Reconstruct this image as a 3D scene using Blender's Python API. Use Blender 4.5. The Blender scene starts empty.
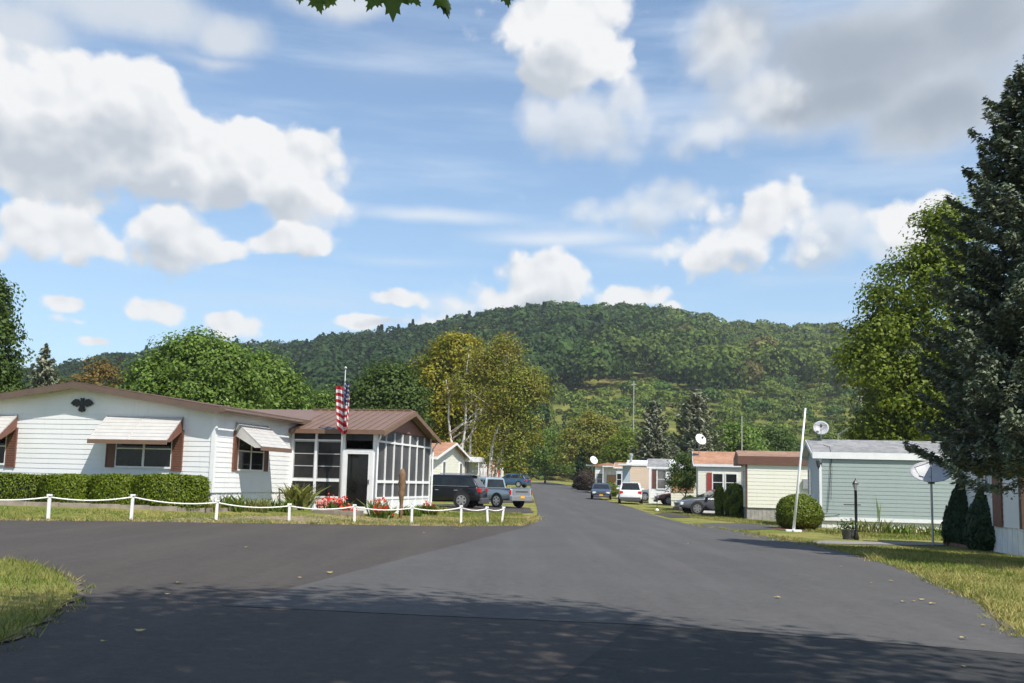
import bpy, bmesh, math, random
import numpy as np
from mathutils import Vector, Matrix

R_ = math.radians
rng = np.random.default_rng(11)
random.seed(5)
scene = bpy.context.scene
COL = scene.collection

# ------------------------------------------------------------------ camera
FPX, W, H = 1060.0, 1024, 683
EYE = 1.40
PITCH = math.atan((483.0 - H / 2) / FPX)
ROLL = R_(1.4)
F0 = Vector((0, math.cos(PITCH), math.sin(PITCH)))
R0 = Vector((1, 0, 0))
U0 = R0.cross(F0)
CR = R0 * math.cos(ROLL) + U0 * math.sin(ROLL)
CU = U0 * math.cos(ROLL) - R0 * math.sin(ROLL)
CAM = Vector((0, 0, EYE))
cam_d = bpy.data.cameras.new('camera')
cam_d.sensor_width = 36
cam_d.lens = FPX / W * 36
cam_d.clip_start = 0.05
cam_d.clip_end = 20000
cam = bpy.data.objects.new('camera', cam_d)
COL.objects.link(cam)
m3 = Matrix((CR, CU, -F0)).transposed()
cam.matrix_world = Matrix.Translation(CAM) @ m3.to_4x4()
scene.camera = cam


def ray(px, py):
    return (F0 + CR * ((px - W / 2) / FPX) + CU * ((H / 2 - py) / FPX)).normalized()


def at(px, py, Y):
    d = ray(px, py)
    return CAM + d * (Y / d.y)


def gplane(x):
    return -0.016 * max(-45, min(45, x))


def smooth(a, b, t):
    t = max(0.0, min(1.0, (t - a) / (b - a)))
    return t * t * (3 - 2 * t)


def gz(x, y):
    z = gplane(x)
    yy = min(y, 300.0)
    q = (yy - 85) / 15
    z += 0.0145 * 15 * (math.log1p(math.exp(q)) if q < 30 else q)
    # the raised house lot behind the rope fence
    if x < 0 and 20 < y < 60:
        s = (x + 11.8) * (-0.694) + (y - 26.0) * 0.72
        z += 0.26 * smooth(0.2, 3.2, s) * smooth(0, 12, -x) * (1 - smooth(46, 56, y))
    return z


def ground(px, py, lift=0.0):
    d = ray(px, py)
    lo, t = 1.0, 1.0
    while t < 900:
        p = CAM + d * t
        if p.z < gz(p.x, p.y):
            break
        lo = t
        t *= 1.03
    hi = t
    for _ in range(40):
        mid = (lo + hi) / 2
        p = CAM + d * mid
        if p.z < gz(p.x, p.y):
            hi = mid
        else:
            lo = mid
    p = CAM + d * hi
    return Vector((p.x, p.y, gz(p.x, p.y) + lift))


# ------------------------------------------------------------------ helpers
def tag(o, label=None, cat=None, group=None, kind=None):
    if label: o['label'] = label
    if cat: o['category'] = cat
    if group: o['group'] = group
    if kind: o['kind'] = kind
    return o


def thing(name, label, cat, loc=(0, 0, 0), rz=0.0, group=None):
    o = bpy.data.objects.new(name, None)
    o.empty_display_size = 0.2
    COL.objects.link(o)
    o.location = loc
    o.rotation_euler = (0, 0, rz)
    return tag(o, label, cat, group)


class MB:
    def __init__(s):
        s.v, s.f = [], []

    def add(s, vs, fs):
        n = len(s.v)
        s.v += [tuple(p) for p in vs]
        s.f += [tuple(i + n for i in f) for f in fs]
        return s

    def box(s, x0, x1, y0, y1, z0, z1):
        return s.add([(x0, y0, z0), (x1, y0, z0), (x1, y1, z0), (x0, y1, z0), (x0, y0, z1), (x1, y0, z1), (x1, y1, z1), (x0, y1, z1)],
                     [(0, 3, 2, 1), (4, 5, 6, 7), (0, 1, 5, 4), (1, 2, 6, 5), (2, 3, 7, 6), (3, 0, 4, 7)])

    def quad(s, a, b, c, d):
        return s.add([a, b, c, d], [(0, 1, 2, 3)])

    def prism(s, pts, ext):
        """polygon (3d points, counter-clockwise seen from the front) pushed back by ext"""
        n = len(pts)
        e = Vector(ext)
        vs = [Vector(p) for p in pts] + [Vector(p) + e for p in pts]
        fs = [tuple(range(n)), tuple(range(2 * n - 1, n - 1, -1))]
        for i in range(n):
            j = (i + 1) % n
            fs.append((j, i, i + n, j + n))
        return s.add(vs, fs)

    def tube(s, path, radii, n=8, cap=True):
        path = [Vector(p) for p in path]
        if not isinstance(radii, (list, tuple)):
            radii = [radii] * len(path)
        rings = []
        ref = Vector((0.3, 0.2, 1)).normalized()
        for i, p in enumerate(path):
            a = path[max(0, i - 1)]
            b = path[min(len(path) - 1, i + 1)]
            t = (b - a)
            if t.length < 1e-9: t = Vector((0, 0, 1))
            t.normalize()
            rf = ref if abs(t.dot(ref)) < 0.95 else Vector((1, 0, 0))
            u = t.cross(rf).normalized()
            w = t.cross(u)
            rings.append([p + (u * math.cos(2 * math.pi * k / n) + w * math.sin(2 * math.pi * k / n)) * radii[i] for k in range(n)])
        vs = [q for r in rings for q in r]
        fs = []
        for i in range(len(rings) - 1):
            for k in range(n):
                k2 = (k + 1) % n
                fs.append((i * n + k, i * n + k2, (i + 1) * n + k2, (i + 1) * n + k))
        if cap:
            fs.append(tuple(range(n - 1, -1, -1)))
            fs.append(tuple((len(rings) - 1) * n + k for k in range(n)))
        return s.add(vs, fs)

    def lathe(s, prof, n=16, c=(0, 0, 0), axis='z'):
        vs, fs = [], []
        for (r, z) in prof:
            for k in range(n):
                a = 2 * math.pi * k / n
                if axis == 'z':
                    vs.append((c[0] + r * math.cos(a), c[1] + r * math.sin(a), c[2] + z))
                else:
                    vs.append((c[0] + r * math.cos(a), c[1] + z, c[2] + r * math.sin(a)))
        for i in range(len(prof) - 1):
            for k in range(n):
                k2 = (k + 1) % n
                fs.append((i * n + k, i * n + k2, (i + 1) * n + k2, (i + 1) * n + k))
        fs.append(tuple(range(n - 1, -1, -1)))
        fs.append(tuple((len(prof) - 1) * n + k for k in range(n)))
        return s.add(vs, fs)

    def loft(s, rings, closed_ends=True):
        n = len(rings[0])
        vs = [p for r in rings for p in r]
        fs = []
        for i in range(len(rings) - 1):
            for k in range(n):
                k2 = (k + 1) % n
                fs.append((i * n + k, i * n + k2, (i + 1) * n + k2, (i + 1) * n + k))
        if closed_ends:
            fs.append(tuple(range(n - 1, -1, -1)))
            fs.append(tuple((len(rings) - 1) * n + k for k in range(n)))
        return s.add(vs, fs)

    def build(s, name, mat, parent=None, smooth=False, fix=True, bevel=0.0):
        me = bpy.data.meshes.new(name)
        me.from_pydata(s.v, [], s.f)
        if fix:
            b = bmesh.new()
            b.from_mesh(me)
            bmesh.ops.recalc_face_normals(b, faces=b.faces)
            b.to_mesh(me)
            b.free()
        if smooth:
            me.polygons.foreach_set('use_smooth', [True] * len(me.polygons))
        me.materials.append(mat)
        o = bpy.data.objects.new(name, me)
        COL.objects.link(o)
        if parent is not None: o.parent = parent
        if bevel:
            bv = o.modifiers.new('bevel', 'BEVEL')
            bv.width = bevel
            bv.segments = 2
            bv.limit_method = 'ANGLE'
        return o


def np_mesh(name, V, F, mat, parent=None, cols=None, smooth=False):
    """V (n,3), F (m,k) arrays"""
    me = bpy.data.meshes.new(name)
    n, m, k = len(V), len(F), F.shape[1]
    me.vertices.add(n)
    me.vertices.foreach_set('co', np.ascontiguousarray(V, dtype=np.float32).ravel())
    me.loops.add(m * k)
    me.loops.foreach_set('vertex_index', np.ascontiguousarray(F, dtype=np.int32).ravel())
    me.polygons.add(m)
    me.polygons.foreach_set('loop_start', np.arange(0, m * k, k, dtype=np.int32))
    if smooth: me.polygons.foreach_set('use_smooth', np.ones(m, dtype=bool))
    me.update(calc_edges=True)
    if cols is not None:
        at_ = me.attributes.new('tint', 'FLOAT_COLOR', 'POINT')
        c4 = np.ones((n, 4), dtype=np.float32)
        c4[:, :3] = cols
        at_.data.foreach_set('color', c4.ravel())
    me.materials.append(mat)
    o = bpy.data.objects.new(name, me)
    COL.objects.link(o)
    if parent is not None: o.parent = parent
    return o


def unit(a):
    return a / np.maximum(np.linalg.norm(a, axis=1, keepdims=True), 1e-9)


def diamonds(C, N, L, Wd, up=None, fold=0.0):
    """leaf quads: centres C, normals N, lengths L, widths Wd -> V (4n,3), F (n,4). up: preferred long axis"""
    n = len(C)
    N = unit(N)
    r = rng.normal(size=(n, 3)) if up is None else up + 0.35 * rng.normal(size=(n, 3))
    T = unit(r - (r * N).sum(1, keepdims=True) * N)
    B = np.cross(N, T)
    L = np.broadcast_to(np.asarray(L, float), (n,))[:, None] * 0.5
    Wd = np.broadcast_to(np.asarray(Wd, float), (n,))[:, None] * 0.5
    V = np.empty((n, 4, 3))
    V[:, 0] = C - T * L
    V[:, 1] = C + B * Wd - T * L * 0.15 + N * fold * L
    V[:, 2] = C + T * L
    V[:, 3] = C - B * Wd - T * L * 0.15 + N * fold * L
    return V.reshape(-1, 3), np.arange(4 * n, dtype=np.int32).reshape(-1, 4)


# ------------------------------------------------------------------ materials
def newmat(name):
    m = bpy.data.materials.new(name)
    m.use_nodes = True
    nt = m.node_tree
    b = nt.nodes['Principled BSDF']
    return m, nt, b


def noise(nt, scale, detail=4, rough=0.6, coord='Object', vec=None, dist=0.0):
    n = nt.nodes.new('ShaderNodeTexNoise')
    n.inputs['Scale'].default_value = scale
    n.inputs['Detail'].default_value = detail
    n.inputs['Roughness'].default_value = rough
    n.inputs['Distortion'].default_value = dist
    if vec is None:
        tc = nt.nodes.new('ShaderNodeTexCoord')
        vec = tc.outputs[coord]
    nt.links.new(vec, n.inputs['Vector'])
    return n.outputs['Fac']


def ramp(nt, fac, stops):
    r = nt.nodes.new('ShaderNodeValToRGB')
    e = r.color_ramp.elements
    while len(e) < len(stops): e.new(0.5)
    for el, (p, c) in zip(e, stops):
        el.position = p
        el.color = (*c, 1)
    nt.links.new(fac, r.inputs[0])
    return r.outputs[0]


def mixc(nt, fac, a, b, mode='MIX'):
    m = nt.nodes.new('ShaderNodeMix')
    m.data_type = 'RGBA'
    m.blend_type = mode
    for s, v in ((m.inputs['Factor'], fac), (m.inputs['A'], a), (m.inputs['B'], b)):
        if isinstance(v, (int, float)): s.default_value = v
        elif isinstance(v, tuple): s.default_value = (*v, 1)
        else: nt.links.new(v, s)
    return m.outputs['Result']


def mth(nt, op, a, b=None, c=None, clamp=False):
    m = nt.nodes.new('ShaderNodeMath')
    m.operation = op
    m.use_clamp = clamp
    for i, v in enumerate((a, b, c)):
        if v is None: continue
        if isinstance(v, (int, float)): m.inputs[i].default_value = v
        else: nt.links.new(v, m.inputs[i])
    return m.outputs[0]


def bump(nt, b, h, strength=0.3, dist=0.02):
    bp = nt.nodes.new('ShaderNodeBump')
    bp.inputs['Strength'].default_value = strength
    bp.inputs['Distance'].default_value = dist
    nt.links.new(h, bp.inputs['Height'])
    nt.links.new(bp.outputs[0], b.inputs['Normal'])


def plain(name, c, rough=0.6, var=0.12, scale=3.0, metal=0.0, spec=0.5, bmp=0.0, bscale=40, coat=0.0):
    m, nt, b = newmat(name)
    f = noise(nt, scale, 5)
    lo = tuple(max(0, x * (1 - var)) for x in c)
    hi = tuple(min(1, x * (1 + var)) for x in c)
    nt.links.new(ramp(nt, f, [(0.3, lo), (0.7, hi)]), b.inputs['Base Color'])
    b.inputs['Roughness'].default_value = rough
    b.inputs['Metallic'].default_value = metal
    b.inputs['Specular IOR Level'].default_value = spec
    b.inputs['Coat Weight'].default_value = coat
    b.inputs['Coat Roughness'].default_value = 0.05
    if bmp: bump(nt, b, noise(nt, bscale, 3), bmp, 0.01)
    return m


def leafmat(name, c1, c2, c3, trans=0.3, clump=0.8, rough=0.55, accent=None):
    """c1 dark .. c3 light; varies per leaf and per clump"""
    m, nt, b = newmat(name)
    g = nt.nodes.new('ShaderNodeNewGeometry')
    col = ramp(nt, g.outputs['Random Per Island'], [(0.0, c1), (0.5, c2), (1.0, c3)])
    f = noise(nt, clump, 2)
    dk = ramp(nt, f, [(0.35, tuple(x * 0.75 for x in c2)), (0.65, tuple(min(1, x * 1.15) for x in c2))])
    col = mixc(nt, 0.45, col, dk)
    if accent:
        f2 = noise(nt, clump * 0.6, 3)
        col = mixc(nt, ramp(nt, f2, [(0.5, (0, 0, 0)), (0.62, (1, 1, 1))]), col, accent)
    nt.links.new(col, b.inputs['Base Color'])
    b.inputs['Roughness'].default_value = rough
    b.inputs['Specular IOR Level'].default_value = 0.3
    t = nt.nodes.new('ShaderNodeBsdfTranslucent')
    nt.links.new(mixc(nt, 0.5, col, (1.0, 1.0, 0.35), 'MULTIPLY'), t.inputs['Color'])
    mx = nt.nodes.new('ShaderNodeMixShader')
    mx.inputs[0].default_value = trans
    nt.links.new(b.outputs[0], mx.inputs[1])
    nt.links.new(t.outputs[0], mx.inputs[2])
    nt.links.new(mx.outputs[0], nt.nodes['Material Output'].inputs['Surface'])
    return m


def glassy(name, c, rough=0.06):
    m, nt, b = newmat(name)
    f = noise(nt, 1.3, 3)
    nt.links.new(ramp(nt, f, [(0.35, tuple(x * 0.6 for x in c)), (0.7, tuple(x * 1.4 for x in c))]), b.inputs['Base Color'])
    b.inputs['Roughness'].default_value = rough
    b.inputs['Specular IOR Level'].default_value = 0.35
    return m


def siding_mat(name, c, var=0.05):
    m, nt, b = newmat(name)
    f = noise(nt, 1.2, 6)
    lo = tuple(x * (1 - var) for x in c)
    col = ramp(nt, f, [(0.3, lo), (0.65, c)])
    st = nt.nodes.new('ShaderNodeMapping')
    tc = nt.nodes.new('ShaderNodeTexCoord')
    st.inputs['Scale'].default_value = (6, 6, 0.5)
    nt.links.new(tc.outputs['Object'], st.inputs['Vector'])
    f2 = noise(nt, 1.0, 4, vec=st.outputs[0])
    col = mixc(nt, ramp(nt, f2, [(0.55, (0, 0, 0)), (0.8, (0.35, 0.35, 0.35))]), col, tuple(x * 0.72 for x in c))
    nt.links.new(col, b.inputs['Base Color'])
    b.inputs['Roughness'].default_value = 0.5
    return m


def shingle_mat(name, c, c2):
    m, nt, b = newmat(name)
    tc = nt.nodes.new('ShaderNodeTexCoord')
    v = nt.nodes.new('ShaderNodeTexVoronoi')
    v.inputs['Scale'].default_value = 4.5
    nt.links.new(tc.outputs['Object'], v.inputs['Vector'])
    sep = nt.nodes.new('ShaderNodeSeparateColor')
    nt.links.new(v.outputs['Color'], sep.inputs[0])
    col = ramp(nt, sep.outputs[0], [(0.1, c), (0.9, c2)])
    f = noise(nt, 0.8, 5)
    col = mixc(nt, ramp(nt, f, [(0.4, (0, 0, 0)), (0.7, (0.5, 0.5, 0.5))]), col, tuple(x * 0.65 for x in c))
    nt.links.new(col, b.inputs['Base Color'])
    b.inputs['Roughness'].default_value = 0.9
    bump(nt, b, noise(nt, 30, 4), 0.4, 0.02)
    return m


def asphalt(name, c, speck=0.25, tint2=None):
    m, nt, b = newmat(name)
    f = noise(nt, 0.35, 6, 0.65)
    f3 = noise(nt, 24, 6, 0.9)
    f6 = noise(nt, 7, 5, 0.75)
    f4 = noise(nt, 2.2, 6, 0.7, dist=1.5)
    col = ramp(nt, f, [(0.3, tuple(x * 0.84 for x in c)), (0.7, tuple(x * 1.12 for x in (tint2 or c)))])
    col = mixc(nt, speck, col, ramp(nt, f3, [(0.3, tuple(x * 0.35 for x in c)), (0.55, c), (0.75, tuple(x * 2.3 for x in c))]))
    col = mixc(nt, ramp(nt, f4, [(0.62, (0, 0, 0)), (0.8, (0.3, 0.3, 0.3))]), col, tuple(x * 0.6 for x in c))
    col = mixc(nt, 0.5, col, ramp(nt, f6, [(0.3, (0.58, 0.58, 0.59)), (0.5, (1, 1, 1)), (0.72, (1.42, 1.4, 1.37))]), 'MULTIPLY')
    # long streaks left by tyres along the road
    mp = nt.nodes.new('ShaderNodeMapping')
    tc = nt.nodes.new('ShaderNodeTexCoord')
    mp.inputs['Scale'].default_value = (1.1, 0.06, 1)
    nt.links.new(tc.outputs['Object'], mp.inputs['Vector'])
    f5 = noise(nt, 1.0, 4, vec=mp.outputs[0])
    col = mixc(nt, ramp(nt, f5, [(0.45, (0, 0, 0)), (0.7, (0.35, 0.35, 0.35))]), col, tuple(x * 1.55 for x in c))
    nt.links.new(col, b.inputs['Base Color'])
    b.inputs['Roughness'].default_value = 0.85
    b.inputs['Specular IOR Level'].default_value = 0.3
    bump(nt, b, f3, 0.5, 0.012)
    return m


M = {}
M['white_siding'] = siding_mat('white_siding', (0.80, 0.80, 0.79))
M['green_siding'] = siding_mat('green_siding', (0.335, 0.395, 0.375))
M['grey_blue_siding'] = siding_mat('grey_blue_siding', (0.42, 0.50, 0.56))
M['cream_siding'] = siding_mat('cream_siding', (0.78, 0.74, 0.60))
M['ivory_siding'] = siding_mat('ivory_siding', (0.80, 0.78, 0.66))
M['peach_siding'] = siding_mat('peach_siding', (0.72, 0.56, 0.42))
M['peach_panel'] = plain('peach_panel', (0.46, 0.25, 0.13), 0.7, 0.15, 2)
M['grey_siding'] = siding_mat('grey_siding', (0.55, 0.56, 0.57))
M['white'] = plain('white_paint', (0.80, 0.80, 0.79), 0.5, 0.06, 4)
M['white_metal'] = plain('white_metal', (0.78, 0.78, 0.78), 0.35, 0.06, 2)
M['awning_metal'] = plain('awning_metal', (0.50, 0.48, 0.45), 0.4, 0.08, 3)
M['skirt'] = plain('skirting', (0.74, 0.73, 0.68), 0.6, 0.1, 3)
M['grey_skirt'] = plain('grey_skirting', (0.36, 0.33, 0.30), 0.8, 0.25, 5)
M['brown_shingle'] = shingle_mat('brown_shingle', (0.090, 0.050, 0.038), (0.150, 0.085, 0.062))
M['orange_shingle'] = shingle_mat('orange_shingle', (0.33, 0.165, 0.095), (0.43, 0.235, 0.145))
M['grey_shingle'] = shingle_mat('grey_shingle', (0.20, 0.20, 0.20), (0.29, 0.285, 0.28))
M['tan_shingle'] = shingle_mat('tan_shingle', (0.25, 0.145, 0.095), (0.33, 0.20, 0.135))
M['brown_metal'] = plain('brown_metal', (0.185, 0.110, 0.072), 0.4, 0.1, 2)
M['brown_fascia'] = plain('brown_fascia', (0.135, 0.092, 0.068), 0.6, 0.12, 2)
M['dark_brown'] = plain('dark_brown', (0.10, 0.055, 0.04), 0.6, 0.2, 3)
M['soffit'] = plain('soffit', (0.42, 0.37, 0.32), 0.7, 0.08, 2)
M['shutter_brown'] = plain('shutter_brown', (0.17, 0.075, 0.05), 0.6, 0.15, 6)
M['red_paint'] = plain('red_paint', (0.42, 0.07, 0.05), 0.5, 0.12, 4)
M['screen'] = glassy('porch_screen', (0.035, 0.034, 0.034), 0.45)
M['glass'] = glassy('window_glass', (0.012, 0.012, 0.012), 0.06)
M['glass_grey'] = glassy('window_glass_grey', (0.16, 0.155, 0.15), 0.15)
M['black'] = plain('black_iron', (0.012, 0.012, 0.013), 0.45, 0.2, 6)
M['rubber'] = plain('rubber', (0.018, 0.018, 0.018), 0.85, 0.2, 9)
M['alloy'] = plain('alloy', (0.55, 0.55, 0.56), 0.3, 0.08, 6, metal=0.7)
M['grey_metal'] = plain('grey_metal', (0.42, 0.43, 0.44), 0.4, 0.1, 4, metal=0.4)
M['dish_grey'] = plain('dish_grey', (0.42, 0.42, 0.43), 0.5, 0.08, 4)
M['dark_metal'] = plain('dark_metal', (0.07, 0.07, 0.075), 0.5, 0.2, 5)
M['timber'] = plain('weathered_timber', (0.24, 0.20, 0.16), 0.85, 0.3, 4)
M['wood'] = plain('carved_wood', (0.17, 0.10, 0.05), 0.75, 0.3, 7, bmp=0.5, bscale=18)
M['mulch'] = plain('mulch', (0.16, 0.07, 0.045), 0.95, 0.35, 12, bmp=0.8, bscale=25)
M['bark'] = plain('bark', (0.13, 0.10, 0.075), 0.95, 0.35, 5, bmp=0.9, bscale=9)
M['grey_bark'] = plain('grey_bark', (0.24, 0.22, 0.20), 0.9, 0.25, 5, bmp=0.6, bscale=9)
M['birch_bark'] = plain('birch_bark', (0.60, 0.57, 0.52), 0.8, 0.28, 3, bmp=0.4, bscale=9)
M['pole_wood'] = plain('pole_wood', (0.36, 0.34, 0.31), 0.85, 0.12, 2)
M['concrete'] = plain('concrete', (0.22, 0.205, 0.19), 0.9, 0.18, 2, bmp=0.3)
M['tail_red'] = plain('tail_red', (0.55, 0.02, 0.02), 0.15, 0.1, 4)
M['lamp_clear'] = plain('lamp_clear', (0.75, 0.75, 0.76), 0.1, 0.05, 4)
M['plate_orange'] = plain('plate_orange', (0.80, 0.42, 0.03), 0.5, 0.05, 4)
M['geranium'] = leafmat('geranium', (0.6, 0.03, 0.02), (0.75, 0.06, 0.03), (0.8, 0.22, 0.16), 0.2, 6)
M['rope'] = plain('rope_white', (0.78, 0.76, 0.70), 0.8, 0.1, 30)


def paint(name, c, metal=0.35, rough=0.28):
    return plain(name, c, rough, 0.06, 3, metal=metal, coat=0.6)


M['car_black'] = paint('paint_black', (0.008, 0.009, 0.013))
M['car_silver_teal'] = paint('paint_pewter', (0.36, 0.43, 0.47), 0.3)
M['car_blue'] = paint('paint_blue', (0.045, 0.11, 0.22))
M['car_navy'] = paint('paint_navy', (0.05, 0.07, 0.11))
M['car_white'] = paint('paint_white', (0.80, 0.80, 0.80), 0.0)
M['car_grey'] = paint('paint_grey', (0.125, 0.13, 0.143), 0.4)
M['car_maroon'] = paint('paint_maroon', (0.08, 0.012, 0.014))
M['car_teal'] = paint('paint_teal_grey', (0.22, 0.27, 0.29), 0.4)

# foliage
M['maple_green'] = leafmat('maple_green', (0.06, 0.11, 0.014), (0.12, 0.195, 0.026), (0.22, 0.31, 0.055))
M['dark_green'] = leafmat('dark_green', (0.035, 0.065, 0.010), (0.065, 0.11, 0.016), (0.115, 0.17, 0.03))
M['yellow_maple'] = leafmat('yellow_maple', (0.15, 0.16, 0.012), (0.28, 0.25, 0.018), (0.46, 0.35, 0.025), accent=(0.10, 0.13, 0.012))
M['olive'] = leafmat('olive_leaf', (0.12, 0.14, 0.018), (0.20, 0.215, 0.028), (0.32, 0.31, 0.05), accent=(0.24, 0.205, 0.035))
M['lime'] = leafmat('walnut_leaf', (0.065, 0.105, 0.008), (0.145, 0.195, 0.014), (0.29, 0.34, 0.03), 0.35)
M['rust'] = leafmat('rust_leaf', (0.10, 0.075, 0.02), (0.18, 0.12, 0.03), (0.26, 0.15, 0.04))
M['blue_spruce'] = leafmat('blue_spruce', (0.060, 0.082, 0.046), (0.135, 0.165, 0.102), (0.30, 0.325, 0.22), 0.08, 1.2)
M['grey_spruce'] = leafmat('grey_spruce', (0.10, 0.115, 0.07), (0.21, 0.225, 0.145), (0.36, 0.365, 0.25), 0.08, 1.2)
M['arborvitae'] = leafmat('arborvitae', (0.012, 0.03, 0.010), (0.022, 0.05, 0.015), (0.04, 0.075, 0.022), 0.1, 2)
M['hedge'] = leafmat('hedge_leaf', (0.06, 0.095, 0.005), (0.125, 0.175, 0.008), (0.22, 0.26, 0.015), 0.2, 3)
M['bush'] = leafmat('bush_leaf', (0.05, 0.08, 0.006), (0.12, 0.165, 0.010), (0.25, 0.28, 0.025), 0.2, 3)
M['purple_bush'] = leafmat('purple_leaf', (0.035, 0.022, 0.016), (0.055, 0.033, 0.024), (0.09, 0.055, 0.035), 0.15, 2)
M['plant'] = leafmat('bed_plant', (0.06, 0.11, 0.015), (0.12, 0.18, 0.025), (0.24, 0.27, 0.05), 0.3, 3)
M['pale_plant'] = leafmat('pale_plant', (0.12, 0.15, 0.03), (0.22, 0.23, 0.06), (0.36, 0.34, 0.12), 0.3, 3)
M['core'] = plain('inner_twigs', (0.02, 0.03, 0.01), 0.95, 0.4, 6)
# ------------------------------------------------------------------ light and sky
SUN_AZ, SUN_EL = R_(40), R_(53)          # azimuth from -Y towards +X
S = Vector((math.cos(SUN_EL) * math.sin(SUN_AZ), -math.cos(SUN_EL) * math.cos(SUN_AZ), math.sin(SUN_EL)))
sl = bpy.data.lights.new('sun', 'SUN')
sl.energy = 5.0
sl.angle = R_(0.53)
sl.color = (1.0, 0.955, 0.88)
so = bpy.data.objects.new('sun', sl)
COL.objects.link(so)
so.rotation_euler = S.to_track_quat('Z', 'Y').to_euler()
so.location = (0, 0, 60)

world = bpy.data.worlds.new('World')
scene.world = world
world.use_nodes = True
wn = world.node_tree
bg = wn.nodes['Background']
SKY_STRENGTH = 0.105
bg.inputs['Strength'].default_value = SKY_STRENGTH
sky = wn.nodes.new('ShaderNodeTexSky')
sky.sky_type = 'NISHITA'
sky.sun_disc = False
sky.sun_elevation = SUN_EL
sky.sun_rotation = math.atan2(S.x, S.y)
sky.air_density = 1.0
sky.dust_density = 0.6
sky.ozone_density = 1.6
sky.altitude = 200


def vmath(op, a, b=None):
    n = wn.nodes.new('ShaderNodeVectorMath')
    n.operation = op
    for i, v in enumerate((a, b)):
        if v is None: continue
        if isinstance(v, tuple): n.inputs[i].default_value = v
        else: wn.links.new(v, n.inputs[i])
    return n.outputs['Value'] if op in ('LENGTH', 'DOT_PRODUCT') else n.outputs['Vector']


tcw = wn.nodes.new('ShaderNodeTexCoord')
dirv = vmath('NORMALIZE', tcw.outputs['Generated'])
sepw = wn.nodes.new('ShaderNodeSeparateXYZ')
wn.links.new(dirv, sepw.inputs[0])
comb = wn.nodes.new('ShaderNodeCombineXYZ')
wn.links.new(sepw.outputs['X'], comb.inputs['X'])
wn.links.new(sepw.outputs['Z'], comb.inputs['Y'])
P0 = comb.outputs[0]                      # direction coordinates: (east, up)


def wnoise(vec, scale, detail, rough=0.55, out='Fac'):
    n = wn.nodes.new('ShaderNodeTexNoise')
    n.inputs['Scale'].default_value = scale
    n.inputs['Detail'].default_value = detail
    n.inputs['Roughness'].default_value = rough
    wn.links.new(vec, n.inputs['Vector'])
    return n.outputs[out]


def warp(P, scale, amp, detail=5):
    c = wnoise(P, scale, detail, 0.6, 'Color')
    v = vmath('SUBTRACT', c, (0.5, 0.5, 0.5))
    v = vmath('MULTIPLY', v, (amp, amp, 0))
    return vmath('ADD', P, v)


def pdir(px, py):
    d = ray(px, py)
    return d.x, d.z


# cloud banks where the photograph has them: (x, y, rx, ry, strength)
CUMULUS = [(50, 105, 105, 62, 1), (110, 85, 75, 42, 1), (150, 150, 100, 48, 1), (30, 160, 110, 42, 1), (60, 70, 60, 34, 1), (235, 178, 100, 40, 1), (292, 172, 60, 44, 1), (245, 150, 40, 28, 1),
           (30, 235, 85, 34, 1), (-20, 245, 60, 34, 1), (85, 245, 50, 26, 1), (185, 238, 66, 33, 1), (160, 225, 40, 22, 1), (285, 248, 48, 17, 1), (225, 250, 50, 18, 1),
           (70, 305, 34, 12, 1), (228, 319, 36, 15, 1), (98, 342, 30, 9, .9), (362, 321, 34, 11, .9), (388, 300, 38, 11, .9), (158, 305, 24, 9, .5), (405, 322, 40, 8, .4), (80, 322, 40, 6, .4),
           (545, 285, 54, 24, 1), (500, 295, 44, 20, .9), (520, 300, 70, 14, .9), (634, 300, 40, 15, 1), (610, 310, 30, 10, .8), (668, 312, 26, 7, .6),
           (550, 25, 75, 48, 1), (590, 50, 40, 36, 1), (560, 75, 40, 26, .9), 
           (745, 232, 62, 46, 1), (715, 255, 46, 30, .8), (760, 212, 40, 28, 1), (900, 222, 42, 28, .9), (925, 214, 30, 22, .9)]
SOFT = [(590, 130, 60, 46, 1), (545, 120, 34, 34, .8), (625, 100, 34, 30, .8), (828, 236, 60, 40, 1), (875, 250, 70, 28, .8), (690, 205, 80, 24, .7), (620, 210, 70, 20, .5), (715, 55, 44, 50, .9), (712, 125, 50, 36, 1), (750, 105, 44, 34, 1), (300, 215, 50, 16, .5), (470, 305, 50, 16, .7)]
VEIL = [(120, 15, 150, 40, .75), (225, 38, 60, 34, .75), (345, 5, 70, 30, .7), (210, 70, 60, 16, .4), (20, 30, 70, 40, .6),
        (870, 60, 170, 80, 1.0), (790, 110, 100, 55, .9), (960, 30, 130, 100, 1.0), (740, 40, 70, 60, .7), (930, 120, 110, 50, .85), (850, 100, 110, 52, .95)]


def blob_field(P, blobs):
    cur = None
    for (x, y, rx, ry, k) in blobs:
        c = pdir(x, y)
        a, b_ = pdir(x - rx, y), pdir(x + rx, y)
        u, d = pdir(x, y - ry), pdir(x, y + ry)
        sx = 2 / abs(b_[0] - a[0])
        sy = 2 / abs(u[1] - d[1])
        q = vmath('MULTIPLY', vmath('SUBTRACT', P, (c[0], c[1], 0)), (sx, sy, 0))
        l = vmath('LENGTH', q)
        v = mth(wn, 'MULTIPLY_ADD', l, -k, k)
        cur = v if cur is None else mth(wn, 'SMOOTH_MAX', cur, v, 0.12)
    return cur


def sstep(v, a, b):
    n = wn.nodes.new('ShaderNodeMapRange')
    n.interpolation_type = 'SMOOTHSTEP'
    n.inputs['From Min'].default_value = a
    n.inputs['From Max'].default_value = b
    wn.links.new(v, n.inputs['Value'])
    return n.outputs['Result']


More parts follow.
